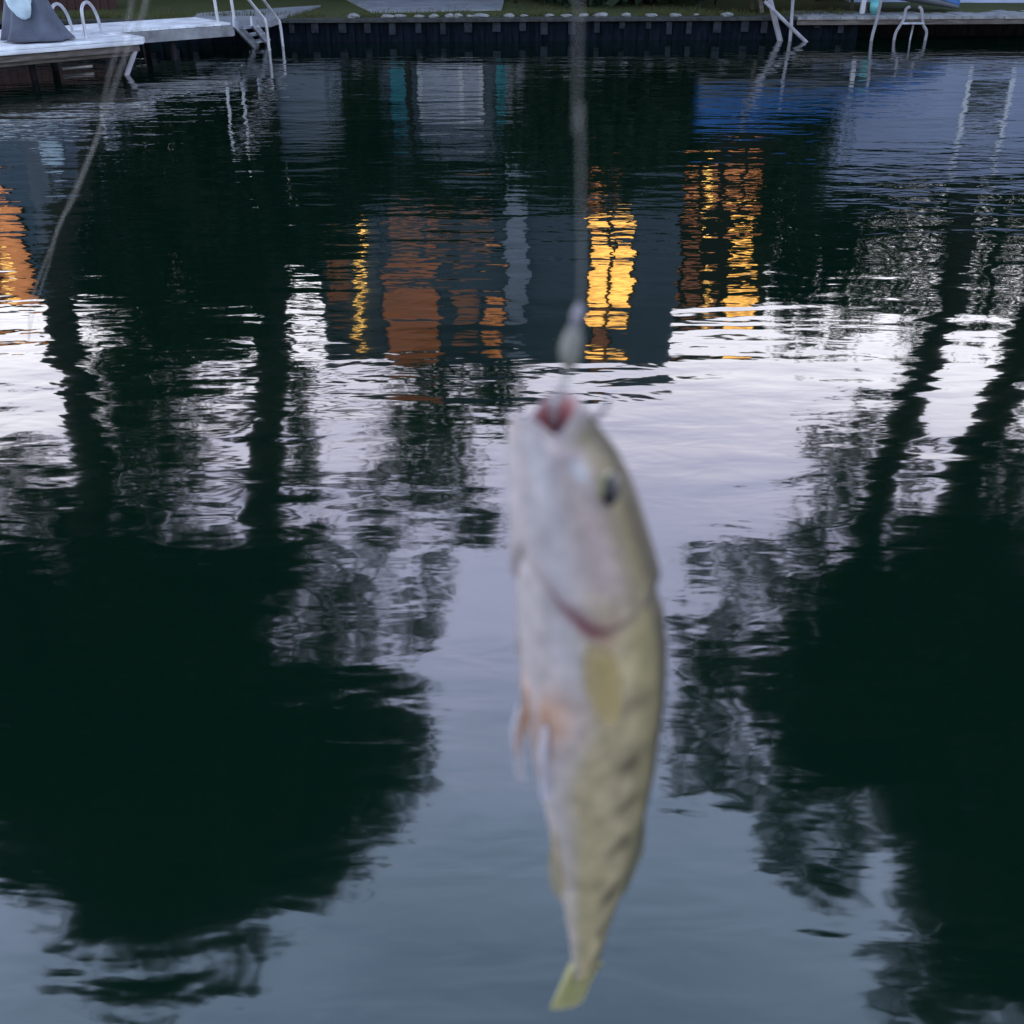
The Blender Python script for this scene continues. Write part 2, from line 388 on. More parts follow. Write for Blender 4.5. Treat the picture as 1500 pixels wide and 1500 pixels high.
# entry steps with tall rails at the pier's end
S0 = at_z(342, 33, DZ)
W0 = at_z(375, 68, .0); S1 = at_z(368, 31, DZ); W1 = at_z(393, 63, 0.0)
st = empty('entry_steps', S0.to_tuple(), 'aluminium steps with four pale handrails descending into the water at the end of the pier', 'steps')
dn0 = (W0 - S0); dn1 = (W1 - S1)
MB().bar(S0, S0 + dn0*1.35, .035, .15, .005).build('stringer', M['alum'], st)
MB().bar(S1, S1 + dn1*1.35, .035, .15, .005).build('stringer', M['alum'], st)
for t in (.25, .55, .85):
    a = S0 + dn0*t; c = S1 + dn1*t
    MB().bar(a + Vector((0, 0, .01)), c + Vector((0, 0, .01)), .18, .03, .004).build('tread', M['alum'], st)
rise = .92
for (px, S, W, kx, ky) in ((319, at_z(320, 33, DZ), W0, 387, 28), (343, at_z(344, 31, DZ), W1, 408, 30)):
    top0 = S + Vector((-.04, 0, rise))
    k1 = at_y(kx, ky, (S.y + W.y)/2 + (.0 if kx < 400 else .25)); end = Vector((k1.x + .06, k1.y, -.5))
    mid_ = at_y(kx - 31, 0, (S.y + W.y)/2 + (.0 if kx < 400 else .25)); dirv = (mid_ - k1)
    t_ = (top0.z - k1.z) / dirv.z; top1 = k1 + dirv * t_
    if top1.x < top0.x + .1: top1.x = top0.x + .1
    top1 = Vector((top1.x, top0.y, top0.z))
    pts = [S + Vector((0, 0, -.1)), S.lerp(top0, .5), S.lerp(top0, .9), top0.lerp(top1, .25) + Vector((0, 0, .03)), top0.lerp(top1, .75) + Vector((0, 0, .02)), top1.lerp(k1, .2), top1.lerp(k1, .55), k1.lerp(top1, .06), k1 + Vector((.02, 0, -.06)), end.lerp(k1, .5), end]
    MB().tube(pts, .024, 10, True, 4).build('handrail', M['tube'], st, True)

# covered heap at the far left of the dock
hp = at_z(30, 62, DZ)
cv = empty('covered_furniture', hp.to_tuple(), 'dark grey draped cover over a heap on the dock at the left edge', 'cover')
mb = MB(); bm = bmesh.new(); bmesh.ops.create_cone(bm, cap_ends=True, segments=48, radius1=.40, radius2=.16, depth=.95)
bmesh.ops.subdivide_edges(bm, edges=[e_ for e_ in bm.edges if abs(e_.verts[0].co.z - e_.verts[1].co.z) > .5], cuts=14)
for v in bm.verts:
    a = math.atan2(v.co.y, v.co.x); zz = (v.co.z + .475) / .95
    k = 1 + .10*math.sin(7*a + 3*zz)*(1-zz) + .05*math.sin(13*a+1) - .35*max(0, zz-.25)*(1-zz) + (.35*(1-zz)**5 if math.cos(a) > -.4 else 0)
    v.co.x = v.co.x*k + .05*zz; v.co.y *= k*.8; v.co.z += .475
c_ = hp + Vector((-.02, .45, 0))
mb.bm(bm, Matrix.Translation(c_)); mb.build('cover_cloth', M['cover'], cv, True)
bl = MB().blob(at_y(27, 2, c_.y - .34).to_tuple(), (.17, .1, .19), 5, .2).build('cloth_bundle', M['bundle'], None, True)
tag(bl, 'pale blue cloth bundle tucked high against the dark grey cover', 'cloth')

# low brown board fence behind the pier
s0 = at_z(40, 44, .42); bs = empty('board_fence', (s0.x, 20.6, .4), 'low dark brown board fence behind the left pier', 'fence')
bx0, bx1 = -12.5, -7.35
mb = MB(); x = bx0; rg = random.Random(21)
while x < bx1: mb.box(x, x+.14, 20.9, 20.93, .36, 1.25 + rg.uniform(-.02, .02)); x += .15
mb.build('boards', M['brown'], bs)
mb = MB()
for zz in (.6, 1.1): mb.box(bx0, bx1, 20.932, 20.98, zz, zz+.08)
mb.build('rail', M['dark_wood'], bs)
for x in (bx0+.1, (bx0+bx1)/2, bx1-.15): MB().box(x, x+.09, 20.982, 21.07, .3, 1.3).build('post', M['dark_wood'], bs)

# ------------------------------------------------------------------ right: boardwalk, poles, ladder, covered boat, shed
x0 = at_z(1166, 25, GZ).x; yb = wall_y(x0)
bw = empty('boardwalk', (x0, yb, GZ), 'weathered grey boardwalk over a black recess at the right bank', 'boardwalk')
mb = MB(); x = x0; rg = random.Random(9)
while x < x0 + 16:
    w = .14 + rg.uniform(-.01, .02)
    mb.box(x, x+w-.008, wall_y(x) - .25 + rg.uniform(-.015, .01), wall_y(x)+1.9, GZ-.03, GZ + .018 + rg.uniform(-.006, .006)); x += w
mb.build('deck_boards', M['fascia'], bw)
mb = MB(); mb.bar((x0, wall_y(x0)-.2, GZ-.075), (x0+16, wall_y(x0+16)-.2, GZ-.075), .05, .085, .006); mb.build('edge_beam', M['old_wood'], bw)
mb = MB(); mb.bar((x0, wall_y(x0)+1.5, -.4), (x0+16, wall_y(x0+16)+1.5, -.4), .1, 1.45); mb.build('back_wall', M['dark_wood'], bw)
for t in (1.0, 4.5, 8, 12):
    MB().box(x0+t, x0+t+.1, wall_y(x0+t)+.1, wall_y(x0+t)+.2, -1.2, GZ-.031).build('post', M['dark_wood'], bw)
mb = MB(); mb.box(x0-.06, x0-.002, wall_y(x0)-.1, wall_y(x0)+1.9, -1.2, GZ-.005); mb.build('end_wall', M['dark_wood'], bw)
# leaning poles in the water
def pole(pts, r, label, name='mooring_pole'):
    o = MB().tube(pts, r, 10, True, 3).build(name, M['pale_wood'], None, True); return tag(o, label, 'pole')
a = at_z(1143, 57, 0); yp = wall_y(a.x) - .28; a = Vector((at_y(1143, 57, yp).x, yp, .0))
t1 = mir(1086, 172, a.y)
b0 = a + (a - t1) * .5
pole([b0, a, a.lerp(t1, .5) + Vector((.01, 0, 0)), t1], [.05, .05, .047, .04], 'thick bleached pole leaning left out of the water left of the boardwalk')
a = at_z(1180, 61, 0); t1 = at_y(1120, 2, a.y - .02)
pole([a + (a - t1)*.4, a, a.lerp(t1, .5), t1], [.032, .032, .03, .028], 'thin bleached pole slanting steeply across the thick leaning one', 'slanting_pole')
a = at_z(1157, 60, 0); t1 = at_y(1163, -20, a.y)
pole([Vector((a.x, a.y, -.8)), a, a.lerp(t1, .5), t1], [.03, .03, .028, .028], 'thin upright grey pole behind the two leaning poles', 'upright_pole')
a = at_z(1283, 62, 0); a.y = wall_y(a.x) - .35; t1 = at_y(1294, -15, a.y)
pole([Vector((a.x, a.y, -.8)), Vector((a.x, a.y, 0)), Vector(((a.x+t1.x)/2, a.y, .3)), t1], .028, 'slim pale pole rising past the boardwalk edge beside the aqua bucket', 'upright_pole')
# boarding ladder
a0 = at_z(1330, 16, GZ); yl = wall_y(a0.x) - .3
bl_ = empty('boarding_ladder', (a0.x, yl, GZ), 'pale curved boarding ladder hanging from the edge of the boardwalk', 'ladder')
def pl(px, py): return at_y(px, py, yl)
r1 = [pl(1333, 10), pl(1327, 14), pl(1324, 28), pl(1318, 38), pl(1311, 52)]; r1.append(Vector((r1[-1].x, yl, -.3)))
r2 = [pl(1346, 10), pl(1350, 15), pl(1351, 28), pl(1353, 38), pl(1357, 50)]; r2.append(Vector((r2[-1].x - .03, yl, -.3)))
MB().tube(r1, .026, 10, True, 4).build('rail', M['pale_wood'], bl_, True)
MB().tube(r2, .026, 10, True, 4).build('rail', M['pale_wood'], bl_, True)
p, q = pl(1320, 34), pl(1352, 34); MB().bar(p, q, .1, .03, .004).build('step', M['alum'], bl_)
p = pl(1341, 36); MB().tube([p + Vector((0, .1, 0)), Vector((p.x - .03, yl + .1, -.4))], .018, 8).build('strut', M['alum'], bl_, True)
# aqua bucket and white post on the boardwalk
p = at_z(1270, 18, GZ + .02); p.y = wall_y(p.x) + .12
bk = empty('bucket', p.to_tuple(), 'aqua plastic bucket standing on the edge of the boardwalk', 'bucket')
bm = bmesh.new(); bmesh.ops.create_cone(bm, cap_ends=True, segments=24, radius1=.07, radius2=.095, depth=.25)
top = [f for f in bm.faces if f.normal.z > .9]; r_ = bmesh.ops.inset_region(bm, faces=top, thickness=.008)
for f in top:
    for v in f.verts: v.co.z -= .2
MB().bm(bm, Matrix.Translation(p + Vector((0, 0, .127)))).build('bucket_body', M['bucket'], bk, True)
MB().tube([p + Vector((-.095, 0, .24)), p + Vector((-.06, -.06, .16)), p + Vector((0, -.09, .13)), p + Vector((.06, -.06, .16)), p + Vector((.095, 0, .24))], .004, 6, True, 4).build('handle', M['tube'], bk, True)
p = at_z(1250, 16, GZ + .02); p.y = wall_y(p.x) + .3
MBp = MB(); MBp.box(p.x-.04, p.x+.04, p.y-.04, p.y+.04, GZ+.02, GZ+.75, None, .006); MBp.box(p.x-.055, p.x+.055, p.y-.055, p.y+.055, GZ+.751, GZ+.79, None, .008)
tag(MBp.build('bollard', M['plaster']), 'short white post with a cap standing left of the aqua bucket', 'post')
# covered boat: pale hull under a blue tarpaulin, on two trestles
yb0 = wall_y(7) + .75
Lx0 = mir(1020, 150, yb0).x; Lx1 = at_y(1404, 4, yb0).x
bt = empty('covered_boat', ((Lx0+Lx1)/2, yb0, GZ), 'boat under a bright blue tarpaulin parked on the right boardwalk', 'boat')
def boat_rows(z0f, z1f, wf, nst=26, nr=13):
    V = []; Fc = []
    for i in range(nst):
        t = i/(nst-1); x = Lx0 + (Lx1-Lx0)*t; w = .62*wf*(math.sin(math.pi*min(1, .10+.90*(1-t)**.8*1.0+0))**.0)*(min(1, (1-t)*2.6+.02)**.55)
        za, zb = z0f(t), z1f(t)
        for j in range(nr):
            s_ = j/(nr-1)*math.pi; V.append((x, yb0 - w*math.cos(s_), za + (zb-za)*math.sin(s_)**.75))
    for i in range(nst-1):
        for j in range(nr-1): Fc.append((i*nr+j, (i+1)*nr+j, (i+1)*nr+j+1, i*nr+j+1))
    Fc.append(tuple(range(nr))); Fc.append(tuple((nst-1)*nr+j for j in range(nr))[::-1])
    return V, Fc
gun = lambda t: .96 - .06*t - .42*max(0, t-.62)/.38
V, Fc = boat_rows(lambda t: gun(t), lambda t: 1.62 - .35*t - .72*t**3 + .05*math.sin(9*t), 1.04)
link_mesh('tarpaulin', V, Fc, M['bluetarp'], bt, True)
V, Fc = boat_rows(lambda t: gun(t)-.004, lambda t: gun(t) - .30 + .24*t**3, .96)
link_mesh('hull', V, Fc, M['hull'], bt, True)
for i, t in enumerate((.2, .6)):
    xx = Lx0 + (Lx1-Lx0)*t
    tr = MB(); tr.bar((xx, yb0-.45, gun(t)-.30), (xx, yb0+.45, gun(t)-.30), .08, .06)
    for s_ in (-1, 1): tr.bar((xx, yb0+s_*.35, gun(t)-.33), (xx+.05, yb0+s_*.42, GZ+.02), .05, .05)
    tag(tr.build('trestle', M['old_wood']), ('timber trestle under the stern end of the blue-covered boat', 'timber trestle under the middle of the blue-covered boat')[i], 'trestle', 'trestles holding the covered boat')
# pale shed
sy = wall_y(9) + 2.2
sx0 = mir(1222, 150, sy).x; sz = mir(1350, 262, sy).z
sh = empty('boat_shed', (sx0 + 4, sy, .4), 'pale blue-grey boat shed with lapped siding behind the right boardwalk', 'shed')
mb = MB(); mb.box(sx0, sx0+9.5, sy, sy+2.4, GZ, sz)
zz = GZ + .05
while zz < sz - .15: mb.box(sx0-.004, sx0+9.504, sy-.018, sy-.002, zz, zz+.135); zz += .15
mb.build('wall', M['shed'], sh)
MB().prism([(sx0-.3, sz+.003), (sx0+9.8, sz+.003), (sx0+9.6, sz+.16), (sx0-.1, sz+.16)], sy-.2, sy+2.7).build('roof', M['roof'], sh)
dx0, dx1 = mir(1405, 200, sy).x, mir(1460, 200, sy).x
z0_, z1_ = mir(1430, 118, sy).z, mir(1430, 172, sy).z
wn = MB().box(dx0, dx1, sy-.045, sy-.02, z0_, z1_).build('window', M['darkglass'], sh)
MB().box(dx0-.09, dx0-.002, sy-.06, sy-.019, z0_-.08, z1_+1.0).box(dx1+.002, dx1+.09, sy-.06, sy-.019, z0_-.08, z1_+1.0).box(dx0-.002, dx1+.002, sy-.05, sy-.019, z1_+.002, z1_+.06).build('frame', M['doorwhite'], wn)

# ------------------------------------------------------------------ houses beyond the lawn
HY = 25.2
def rect(px0, py0, px1, py1, Y):
    pm = (py0+py1)/2
    a = mir(px0, pm, Y); c = mir(px1, pm, Y); return a.x, c.x, mir(px0, py0, Y).z, mir(px0, py1, Y).z
def window(parent, r, Y, m_pane, nx=1, nz=1, fr=.06, label=None, mf=None):
    x0, x1, z0, z1 = r; mf = mf or M['dark_clad']
    f = MB(); f.box(x0-fr, x0, Y-.07, Y-.002, z0-fr, z1+fr); f.box(x1, x1+fr, Y-.07, Y-.002, z0-fr, z1+fr)
    f.box(x0, x1, Y-.068, Y-.002, z1, z1+fr); f.box(x0, x1, Y-.068, Y-.002, z0-fr, z0)
    for i in range(1, nx): xx = x0+(x1-x0)*i/nx; f.box(xx-.05, xx+.05, Y-.066, Y-.031, z0, z1)
    for i in range(1, nz): q = z0+(z1-z0)*i/nz; f.box(x0, x1, Y-.064, Y-.031, q-.02, q+.02)
    w = f.build('window', mf, parent)
    if label: w['label'] = label
    MB().box(x0, x1, Y-.03, Y-.003, z0, z1).build('pane', m_pane, w)
    return w
hx0 = mir(470, 450, HY).x; hx1 = mir(982, 520, HY).x; hz = mir(800, 568, HY).z
ho = empty('grey_house', ((hx0+hx1)/2, HY, .5), 'tall blue-grey house with glowing amber windows mirrored in the water above the fish', 'house')
mb = MB(); mb.box(hx0, hx1, HY, HY+9, .3, hz-.25)
zz = .55
while zz < hz - .5: mb.box(hx0-.003, hx1+.003, HY-.016, HY-.001, zz, zz+.17); zz += .19
mb.build('wall', M['siding'], ho)
mb = MB(); mb.prism([(hx0-.1, hz-.248), (hx1+.06, hz-.248), (hx1+.06, hz-.02), (hx1-.5, hz), (hx0+2.2, hz), (hx0-.1, hz-.15)], HY-.08, HY+9.1)
mb.build('roof', M['roof'], ho)
window(ho, rect(568, 388, 642, 556, HY), HY-.02, M['lit3'], 1, 1, .05, 'tall dull orange window', M['siding'])
window(ho, rect(480, 380, 514, 440, HY), HY-.02, M['lit4'], 1, 1, .05, None, M['siding'])
window(ho, rect(666, 425, 702, 492, HY), HY-.02, M['lit4'], 1, 1, .05, None, M['siding'])
window(ho, rect(712, 440, 738, 500, HY), HY-.02, M['lit2'], 1, 3, .04, None, M['siding'])
window(ho, rect(862, 345, 922, 478, HY), HY-.02, M['lit'], 2, 3, .06, 'brightly lit two-pane window')
window(ho, rect(856, 262, 920, 302, HY), HY-.02, M['lit2'], 2, 2, .06)
window(ho, rect(866, 492, 890, 545, HY), HY-.02, M['lit3'], 1, 3, .05)
window(ho, rect(570, 325, 720, 352, HY), HY-.02, M['lit4'], 3, 1, .05, None, M['siding'])
mb = MB()                                      # pale corner pillars of the porch
for (pa, pb) in ((742, 772),): 
    r = rect(pa, 240, pb, 480, HY); mb.box(r[0], r[1], HY-.30, HY-.021, .4, r[3])
mb.build('porch_pillar', M['trim'], ho)
mb = MB()
r = rect(540, 500, 566, 500, HY); mb.box(r[0], r[1], HY-.12, HY-.021, .4, mir(550, 555, HY).z); mb.build('pilaster', M['siding'], ho)
# garden door with teal shutters
r = rect(616, 82, 704, 152, HY)
dr = MB().box(r[0], r[1], HY-.09, HY-.022, .45, mir(650, 160, HY).z).build('garden_door', M['slat'], ho)
mb = MB(); zt = mir(650, 160, HY).z
for xx in (r[0]-.06, r[0]+.64*(r[1]-r[0]), r[1]-.04): mb.box(xx, xx+.1, HY-.125, HY-.091, .45, zt)
for t in (0, .18, .36, .54, .72, .9, 1.0): mb.box(r[0], r[1], HY-.122, HY-.0912, .5+t*(zt-.6), .55+t*(zt-.6))
mb.build('door_frame', M['doorwhite'], dr)
mb = MB(); zz = zt + .12
while zz < mir(650, 245, HY).z: mb.box(r[0], r[1]+.3, HY-.14, HY-.022, zz, zz+.07); zz += .2
mb.build('louvre', M['trim'], ho)
for (pa, pb) in ((573, 600), (727, 750)):
    r2_ = rect(pa, 85, pb, 180, HY)
    MB().box(r2_[0], r2_[1], HY-.10, HY-.022, .55, r2_[3], None, .01).build('shutter', M['teal'], ho)
# string of small bulbs down the left corner
for i in range(11):
    p = mir(529 + 5*math.sin(i*1.3), 362 + i*14.5, HY - .25)
    if i == 0:
        sl = empty('string_lights', p.to_tuple(), 'vertical string of warm bulbs on the left corner of the grey house', 'string lights')
        bm0 = None
        MB().tube([mir(529, 350, HY-.2), mir(529, 440, HY-.2), mir(531, 515, HY-.2)], .01, 6).build('cable', M['dark_clad'], sl)
    MB().blob((p.x, p.y, p.z), (.085, .06, .06), i, .1, 2).build('bulb', M['bulb'] if i % 3 else M['lit'], sl, True)
# low grey garage left of the house
GY = 24.2
gx0, gx1, gz = mir(398, 180, GY).x, mir(505, 180, GY).x, mir(460, 250, GY).z
ga = empty('garage', ((gx0+gx1)/2, GY, .45), 'low pale blue-grey garage left of the tall grey house, above the concrete path', 'garage')
mb = MB(); mb.box(gx0, gx1, GY, GY+.9, .35, gz); zz = .5
while zz < gz-.25: mb.box(gx0-.003, gx1+.003, GY-.016, GY-.001, zz, zz+.17); zz += .19
mb.build('wall', M['garage'], ga)
MB().prism([(gx0-.15, gz+.003), (gx1+.1, gz+.003), (gx1+.1, gz+.1), (gx0-.15, gz+.1)], GY-.12, GY+1).build('roof', M['roof'], ga)
mb = MB()
for i in range(5): mb.box(gx0+.25, gx1-.35, GY-.05, GY-.018, .47+i*.42, .86+i*.42)
mb.build('garage_door', M['garage'], ga)
# dark annexe on the right
AY = 26.0
ax0 = mir(955, 450, AY).x; ax0 = max(ax0, hx1 + .05); ax1 = mir(1120, 450, AY).x; az = mir(1050, 478, AY).z
an = empty('dark_house', ((ax0+ax1)/2, AY, .5), 'dark timber house with two storeys of amber windows right of the grey house', 'house')
MB().box(ax0, ax1, AY, AY+8, .3, az).build('wall', M['dark_clad'], an)
MB().prism([(ax0+.02, az+.003), (ax1+.1, az+.003), (ax1+.1, az+.12), (ax0+.02, az+.3)], AY-.1, AY+8.4).build('roof', M['roof'], an)
window(an, rect(970, 362, 1022, 394, AY), AY, M['lit3'], 2, 2, .05)
window(an, rect(970, 428, 1022, 464, AY), AY, M['lit3'], 2, 1, .05)
window(an, rect(1068, 352, 1100, 370, AY), AY, M['lit'], 1, 1, .05)
window(an, rect(1064, 428, 1106, 470, AY), AY, M['lit'], 1, 2, .05, 'bright yellow upper window')
window(an, rect(972, 272, 1052, 292, AY), AY, M['lit2'], 3, 1, .05)
window(an, rect(1062, 266, 1114, 292, AY), AY, M['lit2'], 2, 1, .05)
window(an, rect(1028, 436, 1050, 464, AY), AY, M['lit2'], 1, 2, .04)
for i, (px, py, r_) in enumerate(((1038, 278, .10), (1033, 300, .05), (1035, 428, .06), (1036, 444, .06), (1034, 460, .06))):
    p = mir(px, py, AY - .3)
    if i == 0:
        l2 = empty('hanging_lamps', p.to_tuple(), 'cord of bare warm bulbs hanging down the front of the dark house', 'lamps')
        MB().tube([mir(1036, 260, AY-.3), mir(1034, 360, AY-.3), mir(1034, 472, AY-.3)], .01, 6).build('cord', M['dark_clad'], l2)
    MB().blob((p.x, p.y, p.z), (r_, r_, r_), i, .05, 2).build('bulb', M['bulb'], l2, True)
# house at the far left
LY = 26.5
lx1 = mir(80, 430, LY).x; lx0 = lx1 - 9; lz = mir(20, 452, LY).z
lh = empty('slate_house', ((lx0+lx1)/2, LY, .5), 'slate-coloured house with one large orange window mirrored at the left edge', 'house')
mb = MB(); mb.box(lx0, lx1, LY, LY+8, .3, lz); zz = .6
while zz < lz - .3: mb.box(lx0-.003, lx1+.003, LY-.016, LY-.001, zz, zz+.2); zz += .22
mb.build('wall', M['siding_left'], lh)
MB().prism([(lx0-.3, lz+.003), (lx1+.3, lz+.003), (lx1+.2, lz+.15), (lx0-.2, lz+.15)], LY-.4, LY+8.4).build('roof', M['roof'], lh)
window(lh, rect(-60, 312, 45, 448, LY), LY-.02, M['lit2'], 2, 3, .06)
window(lh, rect(-40, 278, 10, 292, LY), LY-.02, M['lit2'], 1, 1, .05)
for i in range(5):
    p = mir(6 + 5*(i % 2) + i*3, 380 + i*15, LY - .1); MB().blob(p.to_tuple(), (.07, .05, .07), i, .1, 2).build('bulb', M['bulb'], lh, True)

# ------------------------------------------------------------------ trees
def leaves_mesh(name, blobs, size, material, parent, seed):
    """one crown: leaf-sized rhombs scattered through clumps (centre, radii, count)"""
    rg = np.random.default_rng(seed); C = []
    for (c, r, n) in blobs:
        # twig clusters inside the clump give the crown gaps and an uneven edge
        nc = max(6, n // 26)
        dirs = rg.normal(size=(nc, 3)); dirs /= np.linalg.norm(dirs, axis=1)[:, None]
        rad = rg.random(nc) ** .42
        cl = np.array(c) + dirs * rad[:, None] * np.array(r)
        idx = rg.integers(0, nc, n)
        C.append(cl[idx] + rg.normal(size=(n, 3)) * (.085 * np.mean(r) + .16))
    C = np.concatenate(C); n = len(C)
    a = rg.normal(size=(n, 3)); a /= np.linalg.norm(a, axis=1)[:, None]
    t = rg.normal(size=(n, 3)); bvec = np.cross(a, t); bvec /= np.linalg.norm(bvec, axis=1)[:, None]
    s = size * rg.uniform(.55, 1.25, n)[:, None]
    V = np.stack([C - a*s*.5, C + bvec*s*.27, C + a*s*.5, C - bvec*s*.27], 1).reshape(-1, 3)
    me = bpy.data.meshes.new(name); me.vertices.add(4*n); me.vertices.foreach_set('co', V.astype(np.float32).ravel())
    me.loops.add(4*n); me.loops.foreach_set('vertex_index', np.arange(4*n, dtype=np.int32))
    me.polygons.add(n); me.polygons.foreach_set('loop_start', np.arange(0, 4*n, 4, dtype=np.int32)); me.polygons.foreach_set('loop_total', np.full(n, 4, dtype=np.int32))
    me.update(calc_edges=True); me.materials.append(material)
    o = bpy.data.objects.new(name, me); COL.objects.link(o); put_under(o, parent)
    return o
def tree(name, label, trunk_px, clumps, Y, size, material, seed, cat='tree', group=None, dens=1.0, ytop=None, limbs=True):
    """trunk_px: (px, py, radius px) seen mirrored; clumps: (px, py, radius px, density)"""
    rg = random.Random(seed)
    ytop = Y if ytop is None else ytop; pa, pz = trunk_px[0][1], trunk_px[-1][1]
    YY = lambda py: Y + (ytop - Y) * min(1, max(0, (py - pa) / (pz - pa)))
    pts = [mir(px, py, YY(py)) for px, py, w in trunk_px]; rad = [w * mir_scale(px, py, YY(py)) for px, py, w in trunk_px]
    b0 = Vector((pts[0].x - .15*(pts[1].x-pts[0].x), Y, ground_z(pts[0].x, Y) - .15))
    pts = [b0, b0.lerp(pts[0], .12)] + pts; rad = [rad[0]*1.7, rad[0]*1.2] + rad
    e = empty(name, (b0.x, Y, b0.z + .15), label, cat, group)
    tk = MB(); tk.tube(pts, rad, 12, True, 4)
    bl = []
    for (px, py, r, dn) in clumps:
        yy = YY(py) + (rg.uniform(-2.2, 1.0) if r > 25 else rg.uniform(-1, .5))
        c = mir(px, py, yy); rr = r * mir_scale(px, py, yy)
        n = int(dens * dn * 330 * rr * rr / (size*size*4.2)) + 60
        bl.append((c.to_tuple(), (rr, rr*1.15, rr), n))
        if limbs:                                # a limb from the nearest lower trunk point into the clump
            k = min(range(len(pts)), key=lambda i: (pts[i]-c).length + (6 if pts[i].z > c.z - .4 else 0))
            if k < 2: k = min(2, len(pts)-1)
            m_ = pts[k].lerp(c, .5) + Vector((rg.uniform(-.4, .4), rg.uniform(-.4, .4), rg.uniform(.1, .7)))
            tk.tube([pts[k], m_, c], [min(rad[k]*.55, .16), .075, .02], 7, True, 4)
    tk.build('trunk', M['bark'], e, True)
    leaves_mesh('crown', bl, size, material, e, seed)
    return e

GT = 'tall trees on the far bank seen mirrored in the water'
tree('shade_tree', 'huge dark leafy tree whose mirrored crown fills the lower left of the water',
     [(128, 200, 18), (96, 330, 20), (82, 430, 22), (98, 520, 24), (124, 610, 24), (140, 720, 24), (132, 810, 28), (150, 930, 26), (170, 1080, 18)],
     [(-60, 1010, 235, 1.3), (120, 1010, 190, 1.3), (250, 1040, 185, 1.3), (360, 1080, 140, 1.3), (470, 1090, 110, 1.3), (545, 1085, 70, 1.2), (430, 1180, 130, 1.3),
      (230, 1230, 140, 1.3), (330, 1260, 120, 1.3), (170, 1330, 75, 1.2), (250, 1360, 65, 1.1), (120, 1220, 90, 1.2), (440, 1280, 60, 1.0), (-40, 860, 90, 1.1), (190, 900, 80, 1.2), (300, 950, 80, 1.2),
      (560, 1190, 34, .5), (600, 1130, 30, .4), (460, 1330, 30, .8), (330, 1355, 72, 1.4), (120, 1395, 34, .9), (230, 1375, 85, 1.5), (130, 1370, 50, 1.2), (60, 1210, 90, 1.2), (-50, 1170, 110, 1.2), (600, 1060, 32, .6)],
     22.0, .30, M['leaf'], 11, group=GT)
tree('slender_tree', 'straight-trunked tree beside the huge leafy one, with thin airy foliage up its trunk',
     [(392, 240, 20), (398, 430, 24), (397, 560, 25), (392, 680, 25), (384, 790, 27), (372, 880, 22)],
     [(380, 860, 62, 1.3), (420, 800, 36, .5), (455, 800, 40, .55), (520, 900, 62, .32), (600, 920, 46, .25), (470, 950, 50, .3), (440, 640, 26, .40), (640, 690, 62, .45), (690, 770, 42, .40), (600, 620, 34, .35), (650, 610, 40, .6), (730, 600, 36, .6),
      (560, 790, 50, .28), (640, 850, 34, .2), (260, 525, 60, .7), (225, 610, 70, .32), (250, 700, 52, .32), (215, 760, 56, .35), (285, 825, 50, .55), (170, 690, 44, .4), (250, 500, 70, .8), (320, 480, 62, .8), (190, 540, 50, .6), (560, 700, 44, .22), (430, 560, 26, .4), (190, 620, 50, .3), (240, 680, 50, .28), (170, 560, 40, .28), (200, 830, 60, .9), (310, 860, 60, .9), (120, 760, 60, .6), (60, 740, 50, .45), (440, 690, 28, .5), (20, 700, 60, .25), (330, 465, 50, 1.)],
     24.0, .24, M['leaf'], 12, group=GT, dens=1.7)
tree('forked_tree', 'leaning dark-trunked tree right of the fish, mirrored crown ragged at its left side',
     [(1412, 290, 18), (1404, 400, 19), (1380, 480, 19), (1346, 560, 20), (1318, 640, 21), (1290, 720, 22), (1272, 800, 20), (1290, 900, 16)],
     [(1300, 900, 85, 1.3), (1230, 960, 90, 1.3), (1180, 1020, 60, 1.1), (1170, 940, 46, .9), (1200, 1140, 60, 1.1), (1270, 1060, 100, 1.3), (1215, 1090, 62, 1.1), (1330, 1130, 90, 1.3), (1210, 850, 46, .8), (1180, 800, 40, .5), (1120, 860, 46, .5), (1075, 950, 56, .6), (1030, 1010, 46, .55), (1010, 1090, 44, .45), (1080, 1110, 50, .55),
      (1120, 1010, 56, .6), (1000, 1170, 22, .4), (1090, 1180, 26, .4), (1150, 1190, 40, .6), (1210, 1285, 40, 1.8), (1150, 1250, 30, .6), (1250, 1230, 34, .4), (1060, 840, 36, .3), (1010, 930, 30, .35), (1240, 700, 40, .35), (1210, 660, 26, .25), (1260, 620, 26, .25), (1230, 760, 40, .45)],
     26.2, .27, M['leaf'], 13, group=GT, ytop=22.0)
tree('broad_tree', 'broad dark tree at the right edge, mirrored crown reaching the lower right corner',
     [(1540, 400, 26), (1500, 520, 27), (1450, 620, 27), (1410, 720, 24), (1392, 820, 26), (1400, 950, 22)],
     [(1390, 850, 100, 1.3), (1470, 860, 110, 1.3), (1400, 980, 120, 1.4), (1520, 1000, 150, 1.3), (1430, 1110, 130, 1.4), (1440, 1230, 105, 1.3), (1540, 1240, 130, 1.3), (1450, 1360, 110, 1.2), (1540, 1420, 120, 1.2), (1390, 1450, 70, .9), (1320, 1410, 34, .5), (1300, 1470, 30, .5), (1360, 1300, 40, .6), (1450, 720, 60, .8), (1500, 680, 50, .5), (1350, 790, 50, .8), (1330, 700, 34, .3), (1340, 1230, 40, .7)],
     26.5, .30, M['leaf'], 14, group=GT, ytop=22.0)
